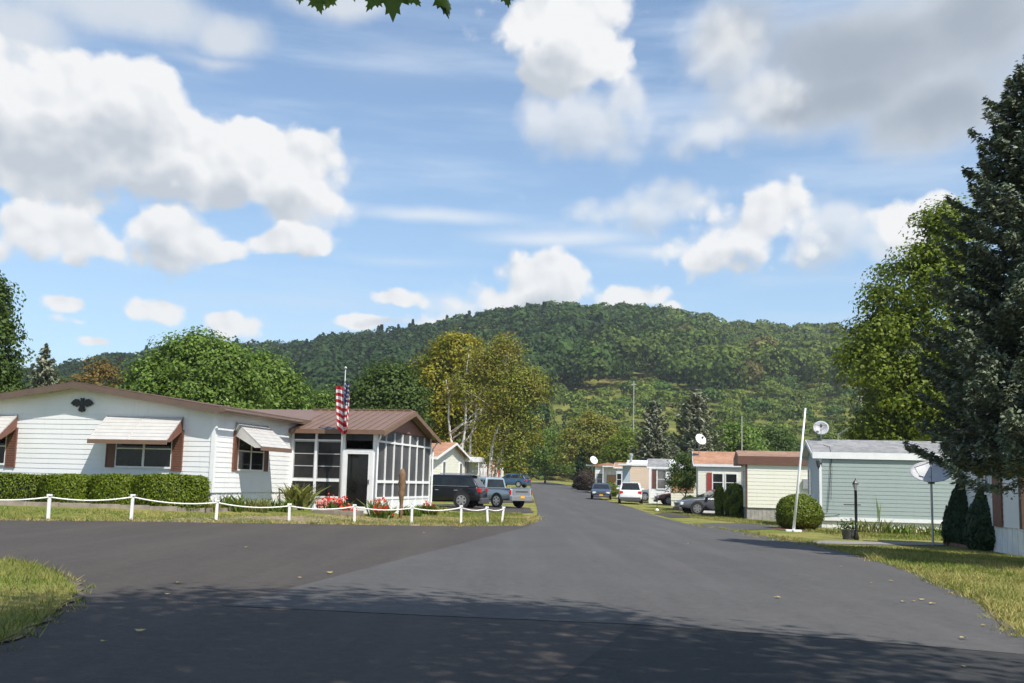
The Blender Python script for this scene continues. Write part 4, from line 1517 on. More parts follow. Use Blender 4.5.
# ---- porch
pe = B.hit(374, 430.5, 1, yp).z         # top of the porch walls
pr_ = B.hit(409, 413, 0, wp).z
pb = B.hit(372, 514.5, 1, yp).z
r1, r2, r3 = [B.hit(376, q, 1, yp).z for q in (481.5, 498.5, 441.0)]
P = Bldg.__new__(Bldg)
P.O, P.rz, P.root = B.O, B.rz, B.root
P.x0, P.x1, P.y0, P.y1 = 0.02, wp, yp, yq
print('porch eave %.2f ridge %.2f base %.2f rails %.2f %.2f' % (pe, pr_, pb, r1, r2))
fx = [0, .298, .617, .936, 1.0]
fx = [q * wp for q in fx]
post = MB()
for i, (x, w) in enumerate(((0.06, .05), (fx[1], .045), (fx[2], .07), (wp - .06, .075))):
    post.box(x - w, x + w, yp - .03, yp + .07, pb, pe)
post.box(0.02, fx[2], yp - .02, yp + .06, pe - .08, pe - .002)
post.box(fx[2], wp, yp - .018, yp + .06, pe - .05, pe - .003)
bays = 7
for k in range(1, bays + 1):
    y = yp + (yq - yp) * k / bays
    w = 0.075 if k == bays else 0.024
    post.box(wp - .09, wp + .03, y - w, y + w * (0 if k == bays else 1), pb, pe + (0 if k == bays else 0.0))
for zz, hh in ((r1, .05), (r2, .045), (r3, .035)):
    post.box(wp - .055, wp + .022, yp + .06, yq - .1, zz - hh, zz + hh)
for zz, hh in ((r1, .045), (r2, .035), (r3, .025)):
    post.box(0.1, fx[2] - .06, yp - .02, yp + .05, zz - hh, zz + hh)
post.build('porch_frame', M['white'], B.root)
kick = MB().box(0.06, fx[2] - .05, yp, yp + .05, pb - .3, r2 - .03).box(wp - .05, wp, yp + .06, yq - .05, pb - .3, r2 - .04)
kick.build('porch_wall', M['white'], B.root)
M['screen_front'] = glassy('vinyl_window', (0.022, 0.021, 0.021), 0.25)
M['screen_side'] = plain('insect_screen', (0.072, 0.072, 0.075), 0.6, 0.35, 1.1)
for (xa, xb) in ((0.11, fx[1] - .045), (fx[1] + .045, fx[2] - .07)):
    for (za, zb) in ((r2, r1), (r1, r3), (r3, pe - .08)):
        sc = MB().box(xa, xb, yp + .012, yp + .03, za, zb).build('porch_screen', M['screen_front'], B.root)
        if (za, zb) == (r1, r3):
            tr = MB()
            tr.box(xa, xa + .035, yp - .008, yp + .011, za + .05, zb - .03).box(xb - .035, xb, yp - .008, yp + .011, za + .05, zb - .03)
            for k in range(4):
                zz = za + .06 + (zb - za - .11) * k / 3
                tr.box(xa + .035, xb - .035, yp - .006, yp + .011, zz - .014, zz + .014)
            tr.build('track', M['dish_grey'], sc)
MB().box(fx[2] + .07, wp - .13, yp + .012, yp + .03, r3 + .0, pe - .05).build('porch_screen', M['screen_front'], B.root)
for k in range(bays):
    ya, yb = yp + (yq - yp) * k / bays + .035, yp + (yq - yp) * (k + 1) / bays - .035
    for (za, zb) in ((r2, r1), (r1, r3), (r3, pe)):
        MB().box(wp - .04, wp - .02, ya, yb, za, zb).build('porch_screen', M['screen_side'], B.root)
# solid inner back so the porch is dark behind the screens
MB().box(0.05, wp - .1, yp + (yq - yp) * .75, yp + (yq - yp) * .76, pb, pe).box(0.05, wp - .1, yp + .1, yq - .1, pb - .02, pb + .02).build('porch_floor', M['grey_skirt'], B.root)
# door
dz0, dz1 = pb + .10, B.hit(355, 452, 1, yp).z
dx0, dx1 = fx[2] + .10, wp - .19
d = MB()
d.box(dx0 - .10, dx0, yp - .05, yp + .05, pb, dz1 + .10).box(dx1, dx1 + .10, yp - .05, yp + .05, pb, dz1 + .10).box(dx0, dx1, yp - .05, yp + .05, dz1, dz1 + .10)
d.box(dx0, dx0 + .07, yp - .045, yp + .03, dz0 - .08, dz1).box(dx1 - .09, dx1, yp - .045, yp + .03, dz0 - .08, dz1).box(dx0 + .07, dx1 - .09, yp - .045, yp + .03, dz1 - .07, dz1)
d.box(dx0 + .07, dx1 - .09, yp - .045, yp + .03, dz0 - .08, dz0 + .16)
dr = d.build('door', M['white'], B.root)
MB().box(dx0 + .07, dx1 - .09, yp - .01, yp + .01, dz0 + .16, dz1 - .07).build('pane', M['glass'], dr)
MB().box(dx1 - .065, dx1 - .035, yp - .10, yp - .045, dz0 + .95, dz0 + 1.10).build('handle', M['dark_metal'], dr)
MB().box(dx0 - .15, dx1 + .15, yp - .75, yp - .06, pb - .3, pb - .04).build('step', M['concrete'], B.root)
# porch roof: ridge across, butting into the main roof
P.roof(M['brown_metal'], pe, pr_, 'x', 0.28, 0.32, 0.07, M['brown_metal'], 0.16, None, rake=0.20, x0=-3.2, x1=wp, y0=yp, y1=yq)
seam = MB()
cy = (yp + yq) / 2
hwp = (yq - yp) / 2
sl = (pr_ - pe) / hwp
x = 0.1
while x < wp + .3:
    for sg in (-1, 1):
        e0 = (x, cy + sg * (hwp + .27), pe - sl * .27 + .075)
        seam.prism([(x, cy, pr_ + .095), (x + .03, cy, pr_ + .095), (x + .03, e0[1], e0[2] + .02), e0[:2] + (e0[2] + .02,)], (0, 0, -.03))
    x += 0.30
seam.build('roof_seam', M['brown_metal'], B.root)
cap = MB()
x = -.6
while x < wp + .25:
    cap.box(x, x + .26, cy - .10, cy + .10, pr_ + .07, pr_ + .115)
    x += .34
cap.build('ridge_cap', M['brown_metal'], B.root)
gp = MB()
gp.prism([(wp - .02, yp + .02, pe - .02), (wp - .02, yq - .02, pe - .02), (wp - .02, cy, pr_ - .03)], (-.04, 0, 0))
gp.build('gable_panel', M['dark_brown'], B.root)
gp = MB()
gp.prism([(wp + .01, yp + .9, pe + .06), (wp + .01, yq - .9, pe + .06), (wp + .01, cy, pr_ - .16)], (-.025, 0, 0))
gp.build('gable_inset', plain('gable_brown', (0.20, 0.085, 0.06), .6, .15, 3), B.root)
dsp = MB()
dsp.tube([(wp + .22, yp - .22, pe - .12), (wp + .16, yp - .16, pe - .28), (wp + .06, yp - .07, pe - .42), (wp + .05, yp - .07, pb)], .035, 6)
dsp.build('downspout', M['white'], B.root)
dsp = MB()
dsp.tube([(wp + .22, yq + .24, pe - .12), (wp + .08, yq + .06, pe - .40), (wp + .07, yq + .05, pb)], .04, 6)
dsp.build('downspout', M['white'], B.root)

# eagle plaque on the gable
c_ = h0(83, 404.5)
hwid = (h0(95.5, 404.5).x - h0(70.5, 404.5).x) / 2
ep = thing('eagle_plaque', 'black eagle plaque with spread wings on the white gable', 'plaque', (0, 0, 0))
k = hwid * .9
half = [(0, .34), (.04, .47), (.10, .52), (.19, .45), (.12, .40), (.12, .26), (.20, .22), (.36, .40), (.58, .44), (.80, .30), (1.0, .06), (.84, .0), (.74, -.12), (.60, -.08), (.48, -.20), (.36, -.14), (.24, -.04), (.17, -.12), (.20, -.28), (.34, -.42), (.24, -.44), (.22, -.56), (.10, -.54), (0, -.62)]
out = half + [(-x, z) for x, z in half[::-1][1:-1] if not (x == 0)]
eb = MB()
w3 = [(c_.x + x * k, -0.075, c_.z + z * k) for x, z in out]
eb.prism(w3[::-1], (0, .055, 0))
eo = eb.build('eagle', M['black'], ep)
for o_ in (ep,):
    o_.location = B.O
    o_.rotation_euler = (0, 0, B.rz)

# ---- green mobile home
O = corner_at(820, 45.5)
O.z -= 0.0
G1 = Bldg('green_mobile_home', 'pale green mobile home with a white skirt and grey roof on the right', 'mobile home', O, R_(-9), 0, 11.5, 0, 4.3)
zs = G1.hit(850, 518, 1, 0).z
ze = G1.hit(826, 453.5, 1, 0).z
zr = G1.hit(826, 441.0, 1, 2.15).z
print('green: skirt %.2f eave %.2f ridge %.2f base %.2f' % (zs, ze, zr, G1.hit(825, 530, 1, 0).z))
G1.walls(M['green_siding'], zs, ze, zr, 'x', 0.165, 'frb')
mb = MB()
siding(mb, (0, 4.3), (0, 0), zs, ze, zr, 0.165)
mb.build('end_wall', M['grey_blue_siding'], G1.root, fix=False)
G1.skirt(M['skirt'], zs - .02, .05, .22)
MB().box(-.03, 11.53, -.035, -.003, zs - .13, zs + .02).build('skirt_rail', M['white'], G1.root)
G1.corner(M['white'], zs, ze, ('fl',), .07, .03)
G1.roof(M['grey_shingle'], ze, zr, 'x', .07, .30, .07, M['white'], .28, M['white'], rake=.2)
G1.window('l', 2.9, 3.7, zs + .95, zs + 2.05, M['white'], M['glass'], .05, 1, 2)
cb = MB()
ca = lambda x, y: tuple(G1.hit(x, y, 1, -.05))
cb.tube([ca(823, 445), ca(829.5, 447), ca(831.5, 455), ca(829.8, 480), ca(827.5, 512)], .012, 4)
cb.tube([ca(831.5, 455), ca(832, 470), ca(831, 500)], .008, 4)
cb.tube([ca(823, 516.5), ca(835, 516), ca(840, 514)], .012, 4)
tag(cb.build('cable', M['black'], None), 'black antenna cable hanging down the pale green wall', 'cable')
cb_o = bpy.data.objects[-1] if False else None
for o_ in [o for o in COL.objects if o.name.startswith('cable')]:
    o_.location = G1.O
    o_.rotation_euler = (0, 0, G1.rz)
# wall lantern at the corner
wl = MB()
p = G1.hit(818.5, 464, 0, -.16)
wl.lathe([(.03, .20), (.09, .16), (.10, .12), (.07, -.10), (.03, -.16), (.01, -.22)], 8, (p.x, p.y, p.z))
wl.box(p.x, -.03, p.y - .02, p.y + .02, p.z - .02, p.z + .06)
wl.box(p.x + .12, -.022, p.y - .06, p.y + .06, p.z - .10, p.z + .12)
wl.build('wall_lantern', M['dark_metal'], G1.root)

# ---- cream home with brown fascia
O = corner_at(746, 55.5)
C1 = Bldg('cream_mobile_home', 'cream sided mobile home with a deep brown fascia behind the leaning white pole', 'mobile home', O, R_(-9), 0, 11, 0, 4.2)
zs = C1.hit(770, 508, 1, 0).z
ze = C1.hit(770, 464.5, 1, 0).z
C1.walls(M['ivory_siding'], zs, ze, None, 'x', 0.19)
C1.skirt(M['grey_skirt'], zs - .02, .05, .2)
C1.corner(M['dark_brown'], zs, ze, ('fl',), .07, .03)
zf = C1.hit(770, 456.5, 1, -.12).z
MB().box(-.42, 11.4, -.12, 4.3, ze - .02, zf).build('fascia', plain('rust_fascia', (.15, .07, .048), .55, .12, 3), C1.root)
zr = C1.hit(770, 451, 1, 2).z
MB().prism([(-.40, -.10, zf + .003), (-.40, 2.1, zr), (-.40, 4.28, zf + .003)], (11.78, 0, 0)).build('roof', M['tan_shingle'], C1.root)
C1.window('l', .5, 1.3, zs + .9, zs + 1.9, M['white'], M['glass'], .05, 1, 2)
C1.fbox(MB(), 'f', 8.0, 8.35, zs + 1.05, zs + 1.5, .0, .14).build('meter_box', M['grey_metal'], C1.root)
p = C1.hit(807, 484, 1, -.1)
MB().box(p.x - .2, p.x + .2, -.16, -.003, p.z - .25, p.z + .25).build('meter_box', M['grey_metal'], C1.root)

# ---- orange roofed home
O = corner_at(698, 66)
D1 = Bldg('orange_roofed_home', 'cream home with an orange shingle roof and one red shutter behind the grey car', 'mobile home', O, R_(-9), 0, 8, 0, 6.5)
zs = D1.hit(720, 508, 1, 0).z
ze = D1.hit(720, 465, 1, 0).z
zr = D1.hit(720, 452.5, 1, 3.25).z
D1.walls(M['ivory_siding'], zs, ze, zr, 'x', 0.18)
D1.skirt(M['skirt'], zs)
D1.roof(M['orange_shingle'], ze, zr, 'x', .12, .28, .06, M['white'], .16)
f = lambda x: D1.hit(x, 480, 1, 0).x
wz0, wz1 = D1.hit(720, 491, 1, 0).z, D1.hit(720, 474, 1, 0).z
D1.window('f', f(713), f(722.5), wz0, wz1, M['white'], M['glass'], .06, 1, 2)
D1.window('f', f(726), f(736.5), wz0, wz1, M['white'], M['glass'], .06, 1, 2)
D1.shutter('f', f(706.8), f(711.8), wz0 - .05, wz1 + .06, M['red_paint'])
lw = MB()
D1.fbox(lw, 'l', .6, 1.5, zs, zs + 2.0, 0, .05)
lw.build('door', M['white'], D1.root)

# ---- peach home and the white framed entry set back behind it
O = corner_at(671, 83)
E1 = Bldg('peach_mobile_home', 'peach panelled mobile home behind the ball headed tree', 'mobile home', O, R_(-9), 0, 6, 0, 2.5)
zs = .45
ze = E1.hit(680, 466.5, 1, 0).z
E1.walls(M['cream_siding'], zs, ze, None, 'x', 0.2)
E1.skirt(M['skirt'], zs)
zb, zt = E1.hit(680, 492, 1, 0).z, E1.hit(680, 473, 1, 0).z
MB().box(.02, 1.75, -.05, -.003, zb, zt).build('wall_panel', M['peach_panel'], E1.root)
MB().prism([(-.12, -.1, ze - .16), (-.12, 2.6, ze - .16), (-.12, 2.6, ze + .05), (-.12, 1.25, ze + .55), (-.12, -.1, ze + .05)][::-1], (6.3, 0, 0)).build('roof', M['white_metal'], E1.root)
O = corner_at(649.5, 90)
E2 = Bldg('white_entry_home', 'mobile home with a white framed entry and grey shingle roof behind the maroon car', 'mobile home', O, R_(-9), 0, 7, 0, 5)
ze = E2.hit(660, 467.5, 1, 0).z
zr = E2.hit(660, 459.5, 1, 2.5).z
E2.walls(M['white_siding'], .45, ze, zr, 'x', 0.2)
E2.skirt(M['skirt'], .45)
E2.roof(M['grey_shingle'], ze, zr, 'x', .1, .2, .06, M['white'], .16)
e_ = lambda x: E2.hit(x, 480, 1, 0).x
E2.shutter('f', e_(652), e_(656.5), 1.25, ze - .22, M['shutter_brown'])
E2.window('f', e_(657.5), e_(665.5), 1.25, ze - .22, M['white'], M['glass_grey'], .09, 1, 2)
MB().box(-.05, .16, -.16, -.03, -.3, ze - .03).build('entry_post', M['white'], E2.root)

# ---- tan home with pale metal roof and awning
O = corner_at(629, 101)
F1 = Bldg('tan_mobile_home', 'tan sided mobile home with a white metal roof and a chimney pipe', 'mobile home', O, R_(-9), 0, 8, 0, 4.5)
zs = .5
ze = F1.hit(640, 465.5, 1, 0).z
F1.walls(M['peach_siding'], zs, ze, None, 'x', 0.22)
F1.skirt(M['skirt'], zs)
MB().prism([(-.25, -.08, ze - .02), (-.25, -.08, ze + .16), (-.25, 2.2, ze + .55), (-.25, 4.8, ze + .16), (-.25, 4.8, ze - .02)][::-1], (8.5, 0, 0)).build('roof', M['white_metal'], F1.root)
en = MB().box(-.62, .12, -.10, -.02, .2, ze - .05)
en.build('entry_panel', M['grey_blue_siding'], F1.root)
MB().box(-1.0, .3, -.9, -.12, ze - .02, ze + .10).build('entry_awning', M['white_metal'], F1.root)
ch = MB().lathe([(.13, 0), (.13, .7), (.2, .72), (.2, .85), (.05, .95)], 10, (F1.hit(631, 460, 1, .6).x, .6, ze + .2))
ch.build('chimney', M['grey_metal'], F1.root)

# ---- grey home with the orange roof strip
O = corner_at(616, 112)
H1 = Bldg('grey_mobile_home', 'grey mobile home with a strip of orange roof behind the white car', 'mobile home', O, R_(-9), 0, 6, 0, 4.5)
ze = H1.hit(620, 467.5, 1, 0).z
zr = H1.hit(620, 463, 1, 2.2).z
H1.walls(M['grey_siding'], .5, ze, zr, 'x', 0.22)
H1.skirt(M['skirt'], .5)
H1.roof(M['orange_shingle'], ze, zr, 'x', .1, .25, .06, M['white'], .16)
H1.window('f', .1, .55, 1.2, 2.4, M['white'], M['glass'], .05, 1, 2)

# ---- farthest white home with awning
O = corner_at(595, 124)
I1 = Bldg('white_mobile_home', 'small white mobile home with a wide flat awning at the far end of the row', 'mobile home', O, R_(-9), 0, 2.9, 0, 9)
ze = I1.hit(600, 466.5, 1, 0).z
I1.walls(M['white_siding'], .4, ze, None, 'x', 0.22)
I1.skirt(M['skirt'], .4)
MB().prism([(-.2, -.2, ze), (3.1, -.2, ze), (3.1, -.2, ze + .14), (1.45, -.2, ze + .48), (-.2, -.2, ze + .14)], (0, 9.4, 0)).build('roof', M['orange_shingle'], I1.root)
I1.window('f', .25, .85, 1.1, 2.3, M['white'], M['glass_grey'], .06, 1, 2)
MB().box(1.35, 2.45, -.05, -.003, 1.1, 2.2).build('wall_panel', M['peach_panel'], I1.root)
MB().box(.9, 3.3, -1.1, -.22, ze - .05, ze + .08).box(-1.1, -.22, .5, 4, ze + .05, ze + .2).build('awning', M['white_metal'], I1.root)
MB().box(.95, 1.02, -1.05, -.98, 0, ze - .05).box(3.2, 3.27, -1.05, -.98, 0, ze - .05).build('awning_post', M['white'], I1.root)

# ---- cream gabled house beyond the porch
O = corner_at(432, 76)
J1 = Bldg('cream_gabled_house', 'cream house with an orange roof and white gable trim seen past the porch', 'house', O, R_(-12), -9, 0, 0, 9)
J1.y1 = J1.hit(467, 470, 0, 0).y
ze = J1.hit(433, 456.5, 0, 0).z
cy = J1.y1 / 2
zr = J1.hit(457, 444, 0, 0).z
J1.walls(M['ivory_siding'], .5, ze, zr, 'x', 0.2)
J1.skirt(M['skirt'], .5)
J1.roof(M['orange_shingle'], ze, zr, 'x', .35, .4, .06, M['white'], .20)
g = lambda x: J1.hit(x, 470, 0, 0).y
wz0, wz1 = J1.hit(443, 476, 0, 0).z, J1.hit(443, 462, 0, 0).z
J1.window('r', g(442.4), g(445), wz0, wz1, M['white'], M['glass_grey'], .14, 1, 1)
J1.window('r', g(459.3), g(461.8), wz0, wz1, M['white'], M['glass_grey'], .14, 1, 1)
za, zb = J1.hit(472, 462, 0, .5).z, J1.hit(472, 457, 0, .5).z
MB().box(-.1, 1.2, J1.y1 - .8, J1.y1 + .9, za, zb).box(1.1, 1.16, J1.y1 - .75, J1.y1 - .69, -.2, za).box(1.1, 1.16, J1.y1 + .8, J1.y1 + .86, -.2, za).build('entry_canopy', M['white'], J1.root)
MB().box(.03, .09, J1.y1 - .75, J1.y1 - .1, .3, za).build('door', M['glass_grey'], J1.root)

# ---- white gable with red posts farther on
O = corner_at(479, 108)
K1 = Bldg('white_gabled_house', 'small white gabled house with red porch posts behind the birch trunks', 'house', O, R_(-12), -8, 0, 0, 7)
K1.y1 = K1.hit(492, 470, 0, 0).y
ze = K1.hit(481, 461, 0, 0).z
zr = K1.hit(487, 453.5, 0, 0).z
K1.walls(M['white_siding'], .5, ze, zr, 'x', 0.22)
K1.skirt(M['skirt'], .5)
K1.roof(M['brown_shingle'], ze, zr, 'x', .3, .3, .06, M['white'], .22)
pp = MB()
for y in np.linspace(.2, K1.y1 - .3, 4): pp.box(.75, .9, y - .08, y + .08, -.3, ze)
pp.box(.74, .91, .1, K1.y1 - .2, .5, .62)
pp.build('porch_post', M['red_paint'], K1.root)
O = corner_at(497, 150)
L1 = Bldg('distant_home', 'tiny pale home among the trees beyond the blue car', 'mobile home', O, R_(-12), -10, 0, 0, 4.2)
L1.walls(M['cream_siding'], .6, 2.9, 3.7, 'x', .25)
L1.skirt(M['skirt'], .6)
L1.roof(M['tan_shingle'], 2.9, 3.7, 'x', .3, .3, .08, M['white'], .2)
L1.window('r', 1.4, 2.4, 1.4, 2.3, M['white'], M['glass'], .06, 2, 1)

# ---- white house at the right edge
O = corner_at(1021.5, 28.6)
Q1 = Bldg('white_corner_house', 'white sided house cut off at the right edge behind the conical evergreens', 'house', O, R_(-6), 0, 9, 0, 5.5)
zs = Q1.hit(1012, 528, 0, 0).z
Q1.walls(M['white_siding'], zs, zs + 2.5, None, 'x', .17)
Q1.skirt(M['white'], zs, .03, .4)
Q1.roof(M['tan_shingle'], zs + 2.5, zs + 3.3, 'x', .3, .3, .1, M['brown_fascia'], .2, M['soffit'])
Q1.corner(M['dark_brown'], zs, zs + 2.5, ('fl',), .16, .035)
q = lambda x: Q1.hit(x, 490, 0, 0).y
d = MB()
Q1.fbox(d, 'l', q(1002.5), q(994), zs, zs + 2.05, 0, .06)
d.build('door', M['shutter_brown'], Q1.root)
Q1.window('l', q(990), q(979), zs + .95, zs + 2.0, M['white'], M['glass_grey'], .06, 3, 1)
# ------------------------------------------------------------------ vehicles
def lerp_tab(tab, x):
    for (xa, *a), (xb, *b_) in zip(tab, tab[1:]):
        if xa <= x <= xb:
            t = (x - xa) / (xb - xa)
            return [p + (q - p) * t for p, q in zip(a, b_)]
    return list(tab[-1][1:]) if x > tab[-1][0] else list(tab[0][1:])


SHAPES = {
    # stations: x, bottom z, shoulder z, half width ; cabin: belt/roof corner points along x, roof z
    'suv': dict(L=4.65, st=[(-2.32, .36, .80, .72), (-2.28, .28, .98, .84), (-2.1, .32, 1.05, .91), (-1.4, .28, 1.06, .93), (0, .26, 1.04, .94), (1.0, .26, 1.03, .93), (1.7, .30, .98, .90), (2.1, .36, .86, .84), (2.28, .32, .74, .74), (2.33, .38, .62, .60)],
                cab=[(-2.22, -1.72, .20, 1.12)], roof=1.66, belt=1.04, axles=(-1.36, 1.36), r=.36, pillars=(-1.25, -.25, .72)),
    'sedan': dict(L=4.75, st=[(-2.37, .34, .78, .70), (-2.30, .26, .98, .82), (-2.0, .28, 1.02, .89), (-1.3, .24, 1.0, .91), (0, .22, .96, .92), (1.0, .22, .94, .91), (1.7, .26, .86, .88), (2.15, .32, .74, .80), (2.33, .28, .64, .68), (2.38, .32, .56, .55)],
                  cab=[(-1.85, -1.0, .10, 1.15)], roof=1.45, belt=.96, axles=(-1.38, 1.42), r=.33, pillars=(-.95, -.05, .62)),
    'pickup': dict(L=5.4, st=[(-2.70, .55, 1.02, .90), (-2.66, .50, 1.10, .94), (-2.0, .42, 1.12, .96), (-.6, .38, 1.12, .97), (.6, .38, 1.10, .97), (1.5, .40, 1.08, .95), (2.3, .44, 1.02, .92), (2.6, .50, .92, .84), (2.68, .56, .78, .74)],
                   cab=[(-.62, -.42, .58, 1.32)], roof=1.78, belt=1.10, axles=(-1.62, 1.72), r=.39, pillars=(-.28, .30, .90)),
}


def car(name, kind, label, loc, heading, pmat, group=None, plate=True, scale=1.0, roof_rack=False, cat='car', open_bed=True):
    Sx = SHAPES[kind]
    root = thing(name, label, cat, loc, heading, group)
    root.scale = (scale,) * 3
    rings = []
    xs_ = [s[0] for s in Sx['st']]
    fine_x = sorted(set(xs_ + list(np.linspace(xs_[0], xs_[-1], 24))))
    ax0, ax1 = Sx['axles']
    ar = Sx['r'] + .07
    for x in fine_x:
        zb, zs, w = lerp_tab(Sx['st'], x)
        ring = [(x, -w * .80, zb), (x, -w * .96, zb + .06), (x, -w, zb + (zs - zb) * .45), (x, -w * .985, zb + (zs - zb) * .62), (x, -w * .955, zs - .05), (x, -w * .88, zs),
                (x, w * .88, zs), (x, w * .955, zs - .05), (x, w * .985, zb + (zs - zb) * .62), (x, w, zb + (zs - zb) * .45), (x, w * .96, zb + .06), (x, w * .80, zb)]
        rings.append(ring)
    mb = MB().loft(rings)
    xr0, xr1, xf1, xf0 = Sx['cab'][0]
    zb_, zt = Sx['belt'] - .03, Sx['roof']
    wb = lerp_tab(Sx['st'], 0)[2] * .93
    wt = wb * .80
    cabr = [[(xr0, -wb, zb_), (xr0 + .02, wb, zb_), (xf0, wb, zb_), (xf0, -wb, zb_)],
            [(xr1 - .10, -wt * 1.05, zt - .10), (xr1 - .10, wt * 1.05, zt - .10), (xf1 + .14, wt * 1.05, zt - .10), (xf1 + .14, -wt * 1.05, zt - .10)],
            [(xr1, -wt * .97, zt - .03), (xr1, wt * .97, zt - .03), (xf1, wt * .97, zt - .03), (xf1, -wt * .97, zt - .03)],
            [(xr1 + .18, -wt * .8, zt), (xr1 + .18, wt * .8, zt), (xf1 - .2, wt * .8, zt), (xf1 - .2, -wt * .8, zt)]]
    mb.loft(cabr)
    if kind == 'pickup' and open_bed:
        mb.box(-2.66, -.66, -.93, -.86, 1.08, 1.16).box(-2.66, -.66, .86, .93, 1.08, 1.16)
    body = mb.build('body', pmat, root, smooth=False, bevel=.03)
    for p in body.data.polygons: p.use_smooth = True
    try:
        body.data.set_sharp_from_angle(angle=R_(40))
    except Exception:
        pass
    # glass on the sloping sides of the cabin
    for sg in (-1, 1):
        ed = [xr0 + .12] + list(Sx['pillars']) + [xf0 - .22]
        ed = [e for e in ed]
        for a, b_ in zip(ed, ed[1:]):
            a2, b2 = a + .035, b_ - .035

            def sp(x, t):
                lo = x
                # narrow the glass with the slope of the front and rear posts
                xr_ = xr0 + (xr1 - .10 - xr0) * t + .10
                xf_ = xf0 + (xf1 + .14 - xf0) * t - .10
                lo = min(max(lo, xr_), xf_)
                w_ = wb + (wt * 1.05 - wb) * t
                return (lo, sg * (w_ + .006), zb_ + (zt - .10 - zb_) * t)
            q = [sp(a2, .12), sp(b2, .12), sp(b2, .88), sp(a2, .88)]
            if abs(q[2][0] - q[3][0]) < .02 and abs(q[0][0] - q[1][0]) < .02: continue
            MB().prism(q, (0, sg * -.012, 0)).build('side_window', M['car_glass'], root)

    def endglass(xb, xt, off, nm):
        q = []
        for t, ww in ((.10, .86), (.93, .84)):
            x = xb + (xt - xb) * t + off
            w_ = (wb + (wt * 1.05 - wb) * t) * ww
            z = zb_ + (zt - .10 - zb_) * t
            q.append((x, w_, z))
        (xa, wa, za), (xc, wc, zc) = q
        MB().prism([(xa, -wa, za), (xa, wa, za), (xc, wc, zc), (xc, -wc, zc)], (-off * 1.6, 0, 0)).build(nm, M['car_glass'], root)
    endglass(xf0, xf1 + .14, .012, 'windshield')
    endglass(xr0 + .01, xr1 - .10, -.012, 'rear_window')
    # wheels
    for x in (ax0, ax1):
        w = lerp_tab(Sx['st'], x)[2]
        for sg in (-1, 1):
            r = Sx['r']
            arch = MB().lathe([(ar, -.02), (ar, .012)], 20, (x, sg * (w + .001), r + .02), 'y')
            arch.build('wheel_arch', M['rubber'], root)
            ty = MB().lathe([(r * .66, -.10), (r * .96, -.09), (r, -.05), (r, .05), (r * .96, .09), (r * .66, .10)], 20, (x, sg * (w - .075), r), 'y').build('wheel', M['rubber'], root)
            rm = MB()
            y_ = sg * (w + .028)
            rm.lathe([(r * .67, -.012), (r * .70, .0), (r * .67, .012)] if False else [(r * .16, -.012), (r * .17, .012)], 10, (x, y_, r), 'y')
            for k in range(6):
                a = k * math.pi / 3
                ca_, sa_ = math.cos(a), math.sin(a)
                px_, pz_ = -sa_ * .045, ca_ * .045
                q = [(x + px_, y_, r + pz_), (x - px_, y_, r - pz_), (x + ca_ * r * .68 - px_ * 1.3, y_, r + sa_ * r * .68 - pz_ * 1.3), (x + ca_ * r * .68 + px_ * 1.3, y_, r + sa_ * r * .68 + pz_ * 1.3)]
                rm.prism(q, (0, -sg * .02, 0))
            vs_, n_ = [], 20
            for k in range(n_):
                a0_, a1_ = 2 * math.pi * k / n_, 2 * math.pi * (k + 1) / n_
                q = [(x + math.cos(a0_) * r * .62, y_, r + math.sin(a0_) * r * .62), (x + math.cos(a1_) * r * .62, y_, r + math.sin(a1_) * r * .62), (x + math.cos(a1_) * r * .72, y_, r + math.sin(a1_) * r * .72), (x + math.cos(a0_) * r * .72, y_, r + math.sin(a0_) * r * .72)]
                rm.prism(q, (0, -sg * .02, 0))
            rm.build('rim', M['alloy'], ty)
    xr, xf = Sx['st'][0][0], Sx['st'][-1][0]
    zr_, zf_ = Sx['st'][1][2], Sx['st'][-3][2]
    wr, wf_ = Sx['st'][1][3], Sx['st'][-3][3]
    for sg in (-1, 1):
        t = MB()
        if kind == 'pickup':
            t.box(xr - .015, xr + .08, sg * (wr - .05) - .045, sg * (wr - .05) + .045, zr_ - .34, zr_ - .06)
        elif kind == 'suv':
            t.box(xr - .015, xr + .30, sg * (wr - .12) - .14, sg * (wr - .12) + .14, zr_ - .20, zr_ + .0)
        else:
            t.box(xr - .015, xr + .22, sg * (wr - .16) - .16, sg * (wr - .16) + .16, zr_ - .26, zr_ - .08)
        t.build('tail_light', M['tail_red'], root, bevel=.015)
        MB().box(xf - .26, xf - .02, sg * (wf_ - .20) - .17, sg * (wf_ - .20) + .15, zf_ - .22, zf_ - .06).build('headlight', M['lamp_clear'], root, bevel=.02)
        MB().box(xf0 - .42, xf0 - .28, sg * (wb + .14) - .10, sg * (wb + .14) + .10, zb_ + .06, zb_ + .20).build('mirror', pmat, root, bevel=.02)
        # door seams and handle
        for a in Sx['pillars'][:2]:
            hd = MB().box(a + .12, a + .30, sg * (lerp_tab(Sx['st'], a)[2] * .985) - .012, sg * (lerp_tab(Sx['st'], a)[2] * .985) + .018, zb_ - .16, zb_ - .125)
            hd.build('door_handle', M['grey_metal'], root)
    bz = lerp_tab(Sx['st'], xr + .02)[0]
    bm = M['alloy'] if kind == 'pickup' else M['dark_metal']
    MB().box(xr - .10, xr + .12, -wr * .94, wr * .94, bz - .12, bz + .18).build('rear_bumper', bm, root, bevel=.03)
    MB().box(xf - .12, xf + .06, -wf_ * .85, wf_ * .85, lerp_tab(Sx['st'], xf)[0] - .12, lerp_tab(Sx['st'], xf)[0] + .06).build('front_bumper', M['dark_metal'], root, bevel=.03)
    MB().box(xf - .06, xf + .025, -wf_ * .45, wf_ * .45, zf_ - .24, zf_ - .10).build('grille', M['dark_metal'], root)
